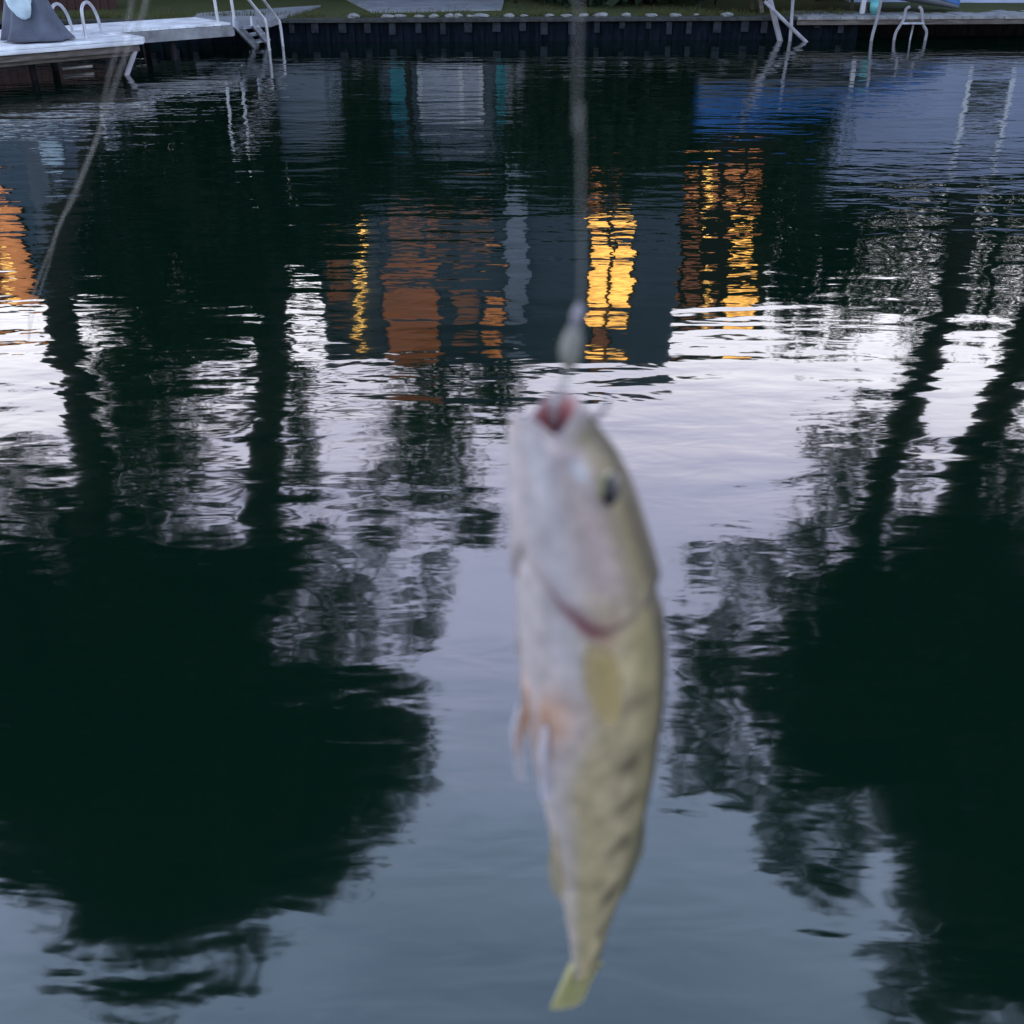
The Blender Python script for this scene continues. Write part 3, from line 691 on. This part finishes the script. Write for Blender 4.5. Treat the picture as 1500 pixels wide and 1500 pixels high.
tree('birch_tree', 'thin airy tree at the right bank with sky showing through its mirrored leaves',
     [(1470, 250, 7), (1465, 330, 7), (1450, 420, 6), (1440, 500, 4)],
     [(1450, 350, 60, .40), (1480, 430, 52, .45), (1400, 400, 48, .45), (1340, 370, 46, .5), (1300, 420, 48, .55), (1260, 350, 44, .7), (1440, 470, 44, .35), (1360, 450, 42, .35), (1500, 360, 50, .45), (1270, 450, 36, .6), (1290, 320, 40, .6), (1380, 320, 44, .6), (1460, 295, 40, .6), (1330, 520, 30, .12), (1240, 490, 30, .25)],
     27.0, .22, M['leaf'], 15, group=GT)
GE = 'dense evergreens between the houses'
for i, (nm, lab, tr_, cl) in enumerate((
    ('cypress_tree', 'dense evergreen mirrored as a black mass below the pier steps', [(300, 150, 12), (300, 330, 9)], [(300, 150, 70, 1.3), (250, 220, 80, 1.4), (315, 250, 76, 1.4), (300, 310, 95, 1.5), (220, 330, 70, 1.4), (370, 340, 85, 1.4), (300, 400, 70, 1.3), (200, 420, 50, 1.1), (360, 420, 62, 1.2), (150, 360, 60, 1.3), (150, 250, 46, 1.1), (160, 430, 40, 1.)]),
    ('yew_tree', 'dark evergreen mirrored left of the grey house', [(450, 150, 10), (452, 300, 8)], [(440, 310, 50, 1.4), (480, 330, 40, 1.2), (430, 340, 62, 1.4), (455, 395, 34, 1.1)]),
    ('spruce_tree', 'dark evergreen mirrored above the fish in front of the grey house', [(850, 120, 12), (850, 240, 8)], [(850, 110, 80, 1.3), (810, 170, 74, 1.4), (900, 160, 80, 1.4), (850, 220, 80, 1.4), (930, 220, 74, 1.4), (800, 250, 40, 1.2), (960, 130, 60, 1.2), (1000, 190, 50, 1.2), (985, 240, 40, 1.1)]),
    ('pine_tree', 'dark evergreen mirrored between the dark house and the pale shed', [(1190, 200, 10), (1190, 350, 7)], [(1180, 240, 62, 1.4), (1150, 180, 50, 1.4), (1210, 190, 44, 1.4), (1160, 320, 52, 1.4), (1220, 310, 52, 1.4), (1190, 390, 58, 1.4), (1150, 410, 36, 1.2), (1170, 460, 38, .9), (1230, 400, 40, 1.1), (1140, 240, 46, 1.2), (1250, 260, 30, 1.1)]),
    ('clipped_hedge', 'long dark hedge standing up behind the pale boat shed', [(1400, 150, 6), (1400, 240, 5)], [(px, 232 + 9*math.sin(px), 44, 1.5) for px in range(1270, 1640, 34)] + [(px, 285 + 7*math.sin(px*1.7), 26, 1.1) for px in range(1270, 1640, 40)]))):
    tree(nm, lab, tr_, cl, (25.0, 25.8, 24.2, 27.0, 27.8)[i], .26, M['needle'], 30 + i, 'evergreen', GE, limbs=False)
for lab, cl in (('dark laurel shrub mirrored at the left foot of the grey house', [(532, 130, 26, 1.5), (530, 190, 30, 1.4), (525, 255, 40, 1.3), (560, 270, 36, 1.1), (550, 210, 30, 1.1)]),  # shrubs added to darken the foot of the house, standing in for tree shade
                ('dark laurel shrub mirrored above the garden door', [(610, 265, 34, 1.1), (660, 290, 36, 1.0), (720, 280, 36, 1.2), (770, 230, 36, 1.3)]),
                ('dark laurel shrub hugging the left end of the pale boat shed', [(1183, 160, 34, 1.3), (1186, 205, 36, 1.3), (1190, 250, 30, 1.2)])):  # shrub added to hide the shed's too light side wall
    tree('added_shrub', lab, [(cl[0][0], cl[0][1]-30, 4), (cl[1][0], cl[1][1], 3)], cl, 22.7 if 'shed' in lab else 24.7, .2, M['needle'], 60 + len(lab), 'shrub', 'added dark shrubs against the buildings', limbs=False)
# far woodland that closes the view behind the houses (low, continuous)
bl = []
for i in range(70):
    x = -60 + i * 1.75 + random.uniform(-.8, .8); y = 44 + random.uniform(-3, 5); hgt = random.uniform(4.0, 6.5)
    bl.append(((x, y, hgt*.55), (2.3, 2.0, hgt*.6), 2000))
we = tag(leaves_mesh('far_wood', bl, .5, M['needle'], empty('tmp', (0, 0, 0), None, None), 77), None, None, None, 'stuff')
tmp = we.parent; we.parent = None; bpy.data.objects.remove(tmp)
tag(we, 'low dark belt of woodland far behind the houses', 'woodland')

# ------------------------------------------------------------------ the fish
FD = .28                                        # metres in front of the lens
PHI = R(42)                                     # how far the back is turned away
Dv = np.array([math.cos(PHI), math.sin(PHI), 0]); Lv = np.array([math.sin(PHI), -math.cos(PHI), 0])
TT = .64
prof = np.array([  # photo row, left edge, right edge of the body
 (596, 752, 850), (606, 749, 857), (620, 748, 866), (645, 748, 882), (670, 749, 901), (700, 750, 917), (730, 752, 930), (760, 755, 939), (800, 758, 949), (850, 761, 960), (900, 764, 970), (950, 767, 976),
 (1000, 770, 977), (1050, 776, 975), (1100, 786, 969), (1150, 797, 963), (1200, 806, 953), (1250, 815, 940), (1300, 822, 924), (1340, 829, 907), (1375, 834, 893), (1400, 837, 885), (1420, 838, 880)], float)
rows = np.concatenate([np.linspace(596, 700, 46), np.linspace(703, 1000, 120), np.linspace(1003, 1420, 130)])
NP = 144
def smooth(a, w=7):
    k = np.ones(w)/w; return np.convolve(np.pad(a, w//2, mode='edge'), k, mode='valid')
le = smooth(np.interp(rows, prof[:, 0], prof[:, 1])); re_ = smooth(np.interp(rows, prof[:, 0], prof[:, 2]))
proj = math.sqrt(math.cos(PHI)**2 + (TT*math.sin(PHI))**2)
V = []; Fc = []; colr = []
def sstep(a, b, x): t = np.clip((x-a)/(b-a), 0, 1); return t*t*(3-2*t)
phs = np.linspace(0, 2*np.pi, NP, endpoint=False)
def gill_row(ph):            # photo row of the gill cover's rear edge around the body
    u = np.abs(ph - np.pi)   # 0 at the belly
    return np.interp(u, [0, .35, .62, 1.0, 1.25, 1.6, 2.0, 2.4], [800, 840, 880, 918, 925, 905, 870, 850])
RING = []
rn = np.random.default_rng(5)
# low-frequency mottling in (row, angle)
mot = rn.normal(size=(40, 24))*.75
def mottle(row, ph):
    a = (row-590)/860*39; bb = (ph/(2*np.pi))*24
    i0 = np.clip(np.floor(a).astype(int), 0, 38); f = a-i0; j0 = np.floor(bb).astype(int) % 24; j1 = (j0+1) % 24; g = bb-np.floor(bb)
    g = g*g*(3-2*g); f = f*f*(3-2*f)
    return (mot[i0, j0]*(1-f)*(1-g)+mot[i0+1, j0]*f*(1-g)+mot[i0, j1]*(1-f)*g+mot[i0+1, j1]*f*g)
def frame_at(row, l, r):
    d = ray((l+r)/2, row); t = FD / d[1]; c = np.array([0, 0, H]) + d*t
    sc = t / F                                   # metres per photo pixel there
    return c, (r-l)/2*sc/proj
rim_row = rows[0]; SROW = []
def seen_row(P):
    x = P - np.array([0, 0, H]); f_ = x[..., 1]*cp - x[..., 2]*sp; u_ = x[..., 1]*sp + x[..., 2]*cp
    return 750 - F*u_/f_
MIRI = np.array([j if math.sin(2*np.pi*j/NP) >= 0 else (NP-j) % NP for j in range(NP)])
for i, row in enumerate(rows):
    c, hh = frame_at(row, le[i], re_[i])
    tt = hh*TT
    cosf, sinf = np.cos(phs), np.sin(phs)
    # slightly squarer section than an ellipse, flatter towards the tail
    q = 1 + .05*np.abs(np.sin(2*phs))
    fl = np.interp(row, [596, 1000, 1420], [1.0, 1.0, .62])
    srow = seen_row(c[None] + (hh*q*cosf)[:, None]*Dv + (tt*fl*q*sinf)[:, None]*Lv)[MIRI]; SROW.append(srow)
    g = gill_row(phs)
    dr = srow - g
    bulge = .055*sstep(-130, -8, dr)*(1-sstep(-4, 6, dr)) - .045*np.exp(-((dr-14)/16)**2)
    pos = c[None] + (hh*q*(1+bulge)*cosf)[:, None]*Dv + (tt*fl*q*(1+bulge)*sinf)[:, None]*Lv
    # the open mouth: jaw tips stand up, the corners of the mouth dip
    if row < 660:
        k = 1 - sstep(596, 660, row)
        uu = np.minimum(phs, 2*np.pi-phs)
        dip = np.exp(-((uu-1.75)/.55)**2)
        pos[:, 2] -= .0075*k*dip
    RING.append(pos); V.extend(pos.tolist())
    # pigment
    row_ = row; row = srow
    u = np.minimum(phs, 2*np.pi-phs)             # 0 back .. pi belly
    mo = mottle(np.clip(row, 592, 1440), phs)
    head = 1 - sstep(840, 930, row)
    tail = sstep(1120, 1400, row)
    back = np.array([.042, .036, .018]); flank = np.array([.44, .365, .225]); belly = np.array([.47, .435, .445]); cheek = np.array([.39, .315, .295]); yel = np.array([.40, .345, .17])
    bo = np.interp(row, [596, 680, 760, 900, 1100, 1400], [1.20, 1.16, 1.24, 1.16, 1.12, 1.02]) + .07*mo                            # where the dark back ends
    wb = 1 - sstep(bo-.22, bo+.16, u + .05*mo)
    wbs = .38*sstep(1050, 1180, row); wbel = sstep(1.95+wbs, 2.5+wbs, u)
    fl_c = flank[None]*(1-head)[:, None] + cheek[None]*head[:, None]
    col = fl_c*(1-wbel)[:, None] + belly[None]*wbel[:, None]
    yl = (np.exp(-((u-1.25)/.45)**2)*sstep(880, 960, row)*(1-sstep(1080, 1180, row)))*.30 + tail*.35
    col = col*(1-yl)[:, None] + yel[None]*yl[:, None]
    # dark saddle bars leaning down from the back
    bars = 0
    for rc, wd, st_ in ((905, 15, .3), (990, 15, .7), (1075, 17, 1), (1140, 14, .9), (1200, 13, 1), (1268, 13, 1), (1322, 10, .8), (1368, 9, .7)):
        bars = bars + st_*np.exp(-((row - rc - 46*(u-.7) + 5*mo)/wd)**2)*(1-sstep(1.55, 2.1, u))
    bars = np.clip(bars*1.15, 0, 1)*.92
    col = col*(1-bars)[:, None] + np.array([.105, .085, .055])[None]*bars[:, None]
    ol = (1 - sstep(bo+.05, bo+.62, u + .05*mo))*.85
    col = col*(1-ol)[:, None] + np.array([.215, .185, .085])[None]*ol[:, None]
    col = col*(1-wb)[:, None] + back[None]*wb[:, None]
    # paler lips, pink cheeks, red gill slit, orange throat of the belly fins
    lip = (1 - sstep(600, 628, row_))*np.ones(NP)*.75; col = col*(1-lip)[:, None] + np.array([.42, .36, .36])[None]*lip[:, None]
    gr = np.exp(-((dr-6)/16)**2)*np.exp(-((u-2.2)/.36)**2)
    col = col*(1-gr)[:, None] + np.array([.19, .018, .032])[None]*gr[:, None]
    grd = np.exp(-((dr+2)/20)**2)*np.exp(-((u-2.2)/.75)**2)*.40
    col = col*(1-grd)[:, None] + np.array([.30, .20, .25])[None]*grd[:, None]
    gd = np.exp(-((dr-4)/9)**2)*(1-sstep(1.5, 2.0, u))*.45
    col = col*(1-gd)[:, None] + np.array([.16, .16, .11])[None]*gd[:, None]
    og = np.exp(-((row-1055)/45)**2)*np.exp(-((u-2.75)/.35)**2)*.55
    col = col*(1-og)[:, None] + np.array([.66, .33, .15])[None]*og[:, None]
    hilite = np.exp(-((row-690)/20)**2)*np.exp(-((u-1.80)/.14)**2)*.6  # pale blue highlight on the upper jaw, painted into the pigment
    col = col*(1-hilite)[:, None] + np.array([.44, .52, .57])[None]*hilite[:, None]
    mx_ = np.exp(-((row-668-36*(u-1.8))/9)**2)*np.exp(-((u-1.9)/.5)**2)*.6   # upper-jaw bone fold
    col = col*(1-mx_)[:, None] + np.array([.24, .20, .21])[None]*mx_[:, None]
    col = np.clip(col*(1+.09*mo[:, None])*np.array([1.02, 1.0, .95]), .01, .9)
    colr.extend(np.c_[col, np.ones(NP)].tolist())
nr = len(rows)
for i in range(nr-1):
    for j in range(NP):
        j2 = (j+1) % NP; Fc.append((i*NP+j, (i+1)*NP+j, (i+1)*NP+j2, i*NP+j2))
# mouth lining: rim turns inwards and down a red throat
prev = 0; rim = RING[0]; cen = rim.mean(0)
for k, (sc_, dz) in enumerate(((.93, .0012), (.84, .0002), (.74, -.003), (.62, -.009), (.45, -.017), (.25, -.024), (.05, -.028))):
    base = len(V); ring = cen + (rim-cen)*np.array([sc_, sc_, sc_ if k < 3 else .8*sc_]) + np.array([0, 0, dz]); V.extend(ring.tolist())
    cc = [.44, .37, .37] if k == 0 else ([.40, .24, .22] if k == 1 else [.34, .115, .105])
    colr.extend([cc + [1]]*NP)
    for j in range(NP):
        j2 = (j+1) % NP; Fc.append((base+j, prev+j, prev+j2, base+j2))
    prev = base
Fc.append(tuple(prev+j for j in range(NP)))
base = (nr-1)*NP; Fc.append(tuple(base+j for j in range(NP))[::-1])
mf, ntf, bf = mat('perch_skin'); L = ntf.links.new
ca = N(ntf, 'ShaderNodeVertexColor'); ca.layer_name = 'pigment'
tcf = N(ntf, 'ShaderNodeTexCoord'); vo = N(ntf, 'ShaderNodeTexVoronoi'); vo.inputs['Scale'].default_value = 520
no = N(ntf, 'ShaderNodeTexNoise'); no.inputs['Scale'].default_value = 160; no.inputs['Detail'].default_value = 5
L(tcf.outputs['Object'], vo.inputs['Vector']); L(tcf.outputs['Object'], no.inputs['Vector'])
mr = N(ntf, 'ShaderNodeMapRange'); mr.inputs[1].default_value = .3; mr.inputs[2].default_value = .7; mr.inputs[3].default_value = .82; mr.inputs[4].default_value = 1.18; L(no.outputs['Fac'], mr.inputs[0])
vm = N(ntf, 'ShaderNodeVectorMath', operation='SCALE'); L(ca.outputs['Color'], vm.inputs[0]); L(mr.outputs[0], vm.inputs['Scale'])
L(vm.outputs[0], bf.inputs['Base Color'])
bp = N(ntf, 'ShaderNodeBump'); bp.inputs['Strength'].default_value = .25; bp.inputs['Distance'].default_value = .0006
L(vo.outputs['Distance'], bp.inputs['Height']); L(bp.outputs['Normal'], bf.inputs['Normal'])
bf.inputs['Roughness'].default_value = .33; bf.inputs['Specular IOR Level'].default_value = .22
fc_ = RING[120].mean(0)
fish = empty('fish', tuple(fc_), 'olive and silver perch hanging head up from the line with its mouth open', 'fish')
body = link_mesh('body', V, Fc, mf, fish, True)
at_ = body.data.color_attributes.new('pigment', 'FLOAT_COLOR', 'POINT'); at_.data.foreach_set('color', np.array(colr, np.float32).ravel())
def surf(px_row, ph):        # point and outward normal on the skin
    j = int(round(ph/(2*np.pi)*NP)) % NP; i = int(np.argmin([abs(q_[j]-px_row) for q_ in SROW]))
    p = RING[i][j]; n = p - RING[i].mean(0); return p, n/np.linalg.norm(n)
def finmat(name, c, c2, alpha=.85):
    m, nt, b = mat(name); L = nt.links.new
    tc = N(nt, 'ShaderNodeTexCoord'); w = N(nt, 'ShaderNodeTexNoise'); w.inputs['Scale'].default_value = 120
    mp = N(nt, 'ShaderNodeMapping'); mp.inputs['Scale'].default_value = (2, 2, .25); L(tc.outputs['Object'], mp.inputs['Vector']); L(mp.outputs['Vector'], w.inputs['Vector'])
    mx = N(nt, 'ShaderNodeMix', data_type='RGBA'); mx.inputs[6].default_value = (*c, 1); mx.inputs[7].default_value = (*c2, 1)
    L(w.outputs['Fac'], mx.inputs[0]); L(mx.outputs[2], b.inputs['Base Color']); b.inputs['Roughness'].default_value = .4
    b.inputs['Alpha'].default_value = alpha
    return m
M['fin_yellow'] = finmat('yellow_fin', (.50, .36, .10), (.54, .43, .20), .32)
M['fin_orange'] = finmat('orange_fin', (.62, .32, .17), (.68, .48, .36), .85)
M['fin_white'] = finmat('pale_fin', (.62, .60, .66), (.70, .66, .68), .75)
M['fin_back'] = finmat('olive_fin', (.10, .095, .05), (.2, .19, .1), .8)
M['fin_tail'] = finmat('tail_fin_skin', (.27, .26, .09), (.40, .38, .17), .93)
def fin(name, base, tips, material, parent, thick=.0009, nu=14, nv=12, ripple_=.0012, notch=.0):
    """a fin: rays run from a base line to a tip line; a thin closed membrane with ray ridges"""
    base = [np.array(p) for p in base]; tips = [np.array(p) for p in tips]
    def li(P, t):
        k = t*(len(P)-1); i = min(int(k), len(P)-2); f = k-i; return P[i]*(1-f)+P[i+1]*f
    nn = np.cross(base[-1]-base[0]+1e-9, tips[len(tips)//2]-base[len(base)//2]); nn = nn/(np.linalg.norm(nn)+1e-12)
    V = []; Fc = []
    for sgn in (1, -1):
        for i in range(nu):
            for j in range(nv):
                u, v = i/(nu-1), j/(nv-1); a, c = li(base, u), li(tips, u)
                edge = 1-notch*abs(math.sin(u*math.pi*5))*v
                p = a + (c-a)*v*edge + nn*(math.sin(u*9)*ripple_*v) + nn*sgn*thick*(1-.75*v)*(.6+.4*math.cos(u*2*math.pi*7))
                V.append(p)
    k = nu*nv
    for i in range(nu-1):
        for j in range(nv-1):
            a = i*nv+j; Fc.append((a, a+nv, a+nv+1, a+1)); Fc.append((k+a, k+a+1, k+a+nv+1, k+a+nv))
    rimi = [i*nv for i in range(nu)] + [(nu-1)*nv+j for j in range(1, nv)] + [i*nv+nv-1 for i in range(nu-2, -1, -1)] + [j for j in range(nv-2, 0, -1)]
    for a, c in zip(rimi, rimi[1:]+rimi[:1]): Fc.append((a, c, k+c, k+a))
    return link_mesh(name, V, Fc, material, parent, True)
dn = np.array([0, 0, -1.0]); px_m = (FD/ray(870, 1000)[1])/F
# pectoral fins (both sides), laid back along the flank
for sgn in (1, -1):
    def sf(r_, a): return surf(r_, a if sgn > 0 else 2*np.pi-a)
    b_ = [sf(946, R(124))[0], sf(950, R(118))[0], sf(948, R(112))[0]]; nm_ = sf(955, R(118))[1]
    b_ = [p + nm_*.0006 for p in b_]
    tps = [sf(966, R(131))[0]+nm_*.001, sf(998, R(131))[0]+nm_*.002, sf(1034, R(124))[0]+nm_*.003, sf(1056, R(113))[0]+nm_*.003, sf(1034, R(105))[0]+nm_*.002, sf(992, R(101))[0]+nm_*.002, sf(964, R(105))[0]+nm_*.001]
    fin('pectoral_fin', b_, tps, M['fin_yellow'], fish, .0007, ripple_=.0006)
# pelvic fins: orange with pale edges, hanging from the belly
for sgn in (1, -1):
    a0 = R(168) if sgn > 0 else R(192)
    p0, n0 = surf(1000, a0); p1, n1 = surf(1040, a0)
    side = np.array([Lv[0], Lv[1], 0])*sgn
    b_ = [p0 - n0*.001, p1 - n1*.001]
    tps = [p0 + dn*.024 + n0*.0018 + side*.001, p0 + dn*.036 + n0*.003 + side*.002, p0 + dn*.042 + n0*.0005 + side*.002]
    pf = fin('pelvic_fin', b_, tps, M['fin_orange'], fish, .0009, ripple_=.001)
    fin('fin_edge', [p0 + dn*.016 + n0*.0008 + side*.0024, p0 + dn*.026 + n0*.003 + side*.0026], [p0 + dn*.052 - n0*.002 + side*.002, p0 + dn*.050 + n0*.002 + side*.002], M['fin_white'], pf, .0011, 8, 8, .0008)
# anal fin
b_ = [surf(r_, np.pi)[0] for r_ in (1215, 1250, 1290)]; nv_ = surf(1250, np.pi)[1]
fin('anal_fin', b_, [b_[0]+nv_*.002+dn*.010, b_[1]+nv_*.0045+dn*.014, b_[2]+nv_*.001+dn*.012], M['fin_yellow'], fish, .0007, ripple_=.0006)
# dorsal fins, folded down
b_ = [surf(r_, 0)[0] for r_ in (900, 980, 1060, 1130)]; nb = surf(1000, 0)[1]
fin('dorsal_fin', b_, [b_[0]+dn*.02+nb*.002, b_[1]+nb*.006+dn*.02, b_[2]+nb*.005+dn*.018, b_[3]+nb*.002+dn*.006], M['fin_back'], fish, .0006, 26, 8, .0004, .15)
b_ = [surf(r_, 0)[0] for r_ in (1170, 1230, 1290)]
fin('soft_dorsal_fin', b_, [b_[0]+nb*.005+dn*.014, b_[1]+nb*.010+dn*.016, b_[2]+nb*.003+dn*.012], M['fin_back'], fish, .0006, 18, 8, .0004)
# tail: forked, folded, seen nearly edge on
def fp(px, py, off=0.0):
    d = ray(px, py); t = (FD + off)/d[1]; return np.array([0, 0, H]) + d*t
b_ = [fp(838, 1412, -.004), fp(858, 1412, 0), fp(881, 1410, .006)]
fin('tail_fin', b_, [fp(806, 1478, -.014), fp(822, 1482, -.012), fp(834, 1474, -.004), fp(852, 1462, .004), fp(868, 1440, .010), fp(880, 1418, .014)], M['fin_tail'], fish, .0016, 22, 12, .0012)
# eyes
for sgn in (1, -1):
    p, nm_ = surf(716, R(74) if sgn > 0 else R(286))
    z = Vector(nm_); rot = z.to_track_quat('Z', 'Y').to_matrix().to_4x4()
    bm = bmesh.new(); bmesh.ops.create_uvsphere(bm, u_segments=24, v_segments=14, radius=.0068)
    ey = MB().bm(bm, Matrix.Translation(Vector(p) - z*.0058) @ rot).build('eye', plain('eye_gold', (.26, .23, .10), .15, .2, 300, spec=.6), fish, True)
    bm = bmesh.new(); bmesh.ops.create_uvsphere(bm, u_segments=20, v_segments=12, radius=.0056)
    MB().bm(bm, Matrix.Translation(Vector(p) - z*.0002) @ rot @ Matrix.Scale(.4, 4, (0, 0, 1))).build('pupil', plain('eye_black', (.006, .006, .012), .08, .1, 100, spec=.6), ey, True)

# ------------------------------------------------------------------ tackle
def lp(px, py, off=0.0): return fp(px, py, off)
m, nt, b = mat('nylon_line'); b.inputs['Base Color'].default_value = (.33, .34, .33, 1); b.inputs['Roughness'].default_value = .3; b.inputs['Alpha'].default_value = .30
M['nylon'] = m
fl = empty('fishing_line', tuple(lp(850, 200)), 'grey fishing line with a pale sinker running straight up from the fish\'s mouth', 'fishing line')
zt = H + .32
top = lp(848, 0); mbp = MB().tube([(top[0]-.0004, top[1], zt), top, lp(850, 150), lp(851, 300), lp(852, 400), lp(849, 452)], .00045, 8, True, 3); mbp.build('line', M['nylon'], fl, True)
MB().tube([lp(849, 446), lp(846, 462), lp(843, 478), lp(841, 490)], [.0009, .0018, .0016, .0012], 10, True, 4).build('swivel', plain('dull_steel', (.24, .24, .28), .35, .1, 100, metal=.5), fl, True)
MB().tube([lp(844, 474), lp(841, 486), lp(838, 500), lp(835, 516), lp(834, 532), lp(832, 541)], [.0008, .0022, .0030, .0031, .0024, .0010], 14, True, 5).build('sinker', plain('pale_lead', (.22, .22, .19), .5, .15, 200), fl, True)
MB().tube([lp(834, 536), lp(828, 556), lp(820, 574), lp(813, 592), lp(811, 616, .002)], [.0016, .0013, .0018, .0015, .001], 8, True, 4).build('leader', M['nylon'], fl, True)
hk = [lp(813, 586), lp(812, 612, .003), lp(822, 636, .008), lp(846, 640, .01), lp(868, 618, .008), lp(890, 592, .002), lp(893, 578, 0)]
MB().tube(hk, [.0011, .0011, .0011, .0011, .0010, .0008, .0003], 8, True, 5).build('hook', plain('hook_steel', (.55, .54, .60), .3, .1, 100, metal=.4), fl, True)
# slack loop of line at the left, nearer than the far dock
def sp_(px, py, dist): d = ray(px, py); return np.array([0, 0, H]) + d*dist/np.linalg.norm(d)
m, nt, b = mat('clear_nylon'); b.inputs['Base Color'].default_value = (.45, .46, .44, 1); b.inputs['Roughness'].default_value = .25; b.inputs['Alpha'].default_value = .26
M['clear'] = m
s1 = [(222, -60, .62), (212, 10, .62), (192, 60, .64), (170, 120, .66), (148, 190, .70), (122, 250, .76), (98, 305, .84), (78, 355, .95), (58, 405, 1.1), (44, 452, 1.25), (42, 500, 1.4)]
MBs = MB(); MBs.tube([sp_(*q) for q in s1], [.0008]*6 + [.0007]*5, 8, True, 5)
s2 = [(196, -60, .62), (190, 20, .63), (160, 110, .66), (142, 200, .72), (108, 292, .85), (86, 330, .9), (70, 392, 1.05), (50, 455, 1.25), (42, 500, 1.4)]
MBs.tube([sp_(*q) for q in s2], .0006, 8, True, 5)
tag(MBs.build('slack_line', M['clear'], None, True), 'faint slack loop of fishing line slanting down the left side of the water', 'fishing line')

# ------------------------------------------------------------------ sky and light
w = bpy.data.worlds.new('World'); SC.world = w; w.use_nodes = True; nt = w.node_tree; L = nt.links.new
bg = nt.nodes['Background']
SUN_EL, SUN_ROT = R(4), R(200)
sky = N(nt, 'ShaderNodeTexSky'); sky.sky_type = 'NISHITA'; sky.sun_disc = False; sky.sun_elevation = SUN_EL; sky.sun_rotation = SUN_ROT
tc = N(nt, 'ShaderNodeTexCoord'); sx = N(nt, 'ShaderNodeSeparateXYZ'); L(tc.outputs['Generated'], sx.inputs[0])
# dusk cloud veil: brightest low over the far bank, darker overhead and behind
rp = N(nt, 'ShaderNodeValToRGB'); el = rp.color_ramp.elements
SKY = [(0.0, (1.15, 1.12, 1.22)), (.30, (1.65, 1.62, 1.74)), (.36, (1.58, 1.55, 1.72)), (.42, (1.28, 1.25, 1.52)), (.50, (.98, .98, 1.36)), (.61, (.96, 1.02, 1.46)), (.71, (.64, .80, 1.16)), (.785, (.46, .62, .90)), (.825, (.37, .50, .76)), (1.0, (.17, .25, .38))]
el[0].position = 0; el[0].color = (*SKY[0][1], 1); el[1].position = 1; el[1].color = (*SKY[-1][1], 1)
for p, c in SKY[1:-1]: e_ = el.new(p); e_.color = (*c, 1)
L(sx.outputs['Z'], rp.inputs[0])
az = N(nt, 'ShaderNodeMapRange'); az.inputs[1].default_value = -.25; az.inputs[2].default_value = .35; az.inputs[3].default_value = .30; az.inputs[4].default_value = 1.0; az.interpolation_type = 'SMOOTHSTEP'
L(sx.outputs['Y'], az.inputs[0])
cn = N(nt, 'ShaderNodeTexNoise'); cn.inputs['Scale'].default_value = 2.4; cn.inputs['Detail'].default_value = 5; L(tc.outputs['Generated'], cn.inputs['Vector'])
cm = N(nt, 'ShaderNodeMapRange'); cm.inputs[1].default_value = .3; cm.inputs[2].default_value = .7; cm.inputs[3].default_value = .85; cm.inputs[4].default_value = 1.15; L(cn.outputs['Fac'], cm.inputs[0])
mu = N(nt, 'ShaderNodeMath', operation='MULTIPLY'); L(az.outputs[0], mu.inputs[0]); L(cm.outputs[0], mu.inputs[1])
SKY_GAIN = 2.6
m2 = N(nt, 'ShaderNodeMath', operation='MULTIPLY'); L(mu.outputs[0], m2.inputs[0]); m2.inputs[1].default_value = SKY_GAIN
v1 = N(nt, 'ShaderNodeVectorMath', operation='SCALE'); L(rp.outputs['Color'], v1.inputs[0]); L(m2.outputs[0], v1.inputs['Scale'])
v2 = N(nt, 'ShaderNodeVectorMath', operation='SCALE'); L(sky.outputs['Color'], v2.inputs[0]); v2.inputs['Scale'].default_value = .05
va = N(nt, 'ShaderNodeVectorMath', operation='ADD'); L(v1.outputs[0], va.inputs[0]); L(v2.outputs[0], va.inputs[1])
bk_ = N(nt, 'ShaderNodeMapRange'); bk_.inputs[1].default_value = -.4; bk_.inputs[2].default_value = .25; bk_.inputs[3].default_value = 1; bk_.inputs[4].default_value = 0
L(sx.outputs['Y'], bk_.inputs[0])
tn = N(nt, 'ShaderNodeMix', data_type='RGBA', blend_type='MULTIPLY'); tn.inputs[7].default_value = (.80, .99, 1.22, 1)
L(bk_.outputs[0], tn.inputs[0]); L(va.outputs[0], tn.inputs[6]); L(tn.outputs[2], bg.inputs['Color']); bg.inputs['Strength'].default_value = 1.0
sd = bpy.data.lights.new('sun', 'SUN'); sd.energy = .35; sd.angle = R(60); sd.color = (1, .95, .9)
so = bpy.data.objects.new('sun', sd); COL.objects.link(so); so.rotation_euler = (R(58), 0, R(-25))

SC.view_settings.view_transform = 'Standard'; SC.view_settings.look = 'None'; SC.view_settings.exposure = 0; SC.view_settings.gamma = 1
SC.cycles.max_bounces = 6; SC.cycles.transparent_max_bounces = 12; SC.cycles.use_denoising = True
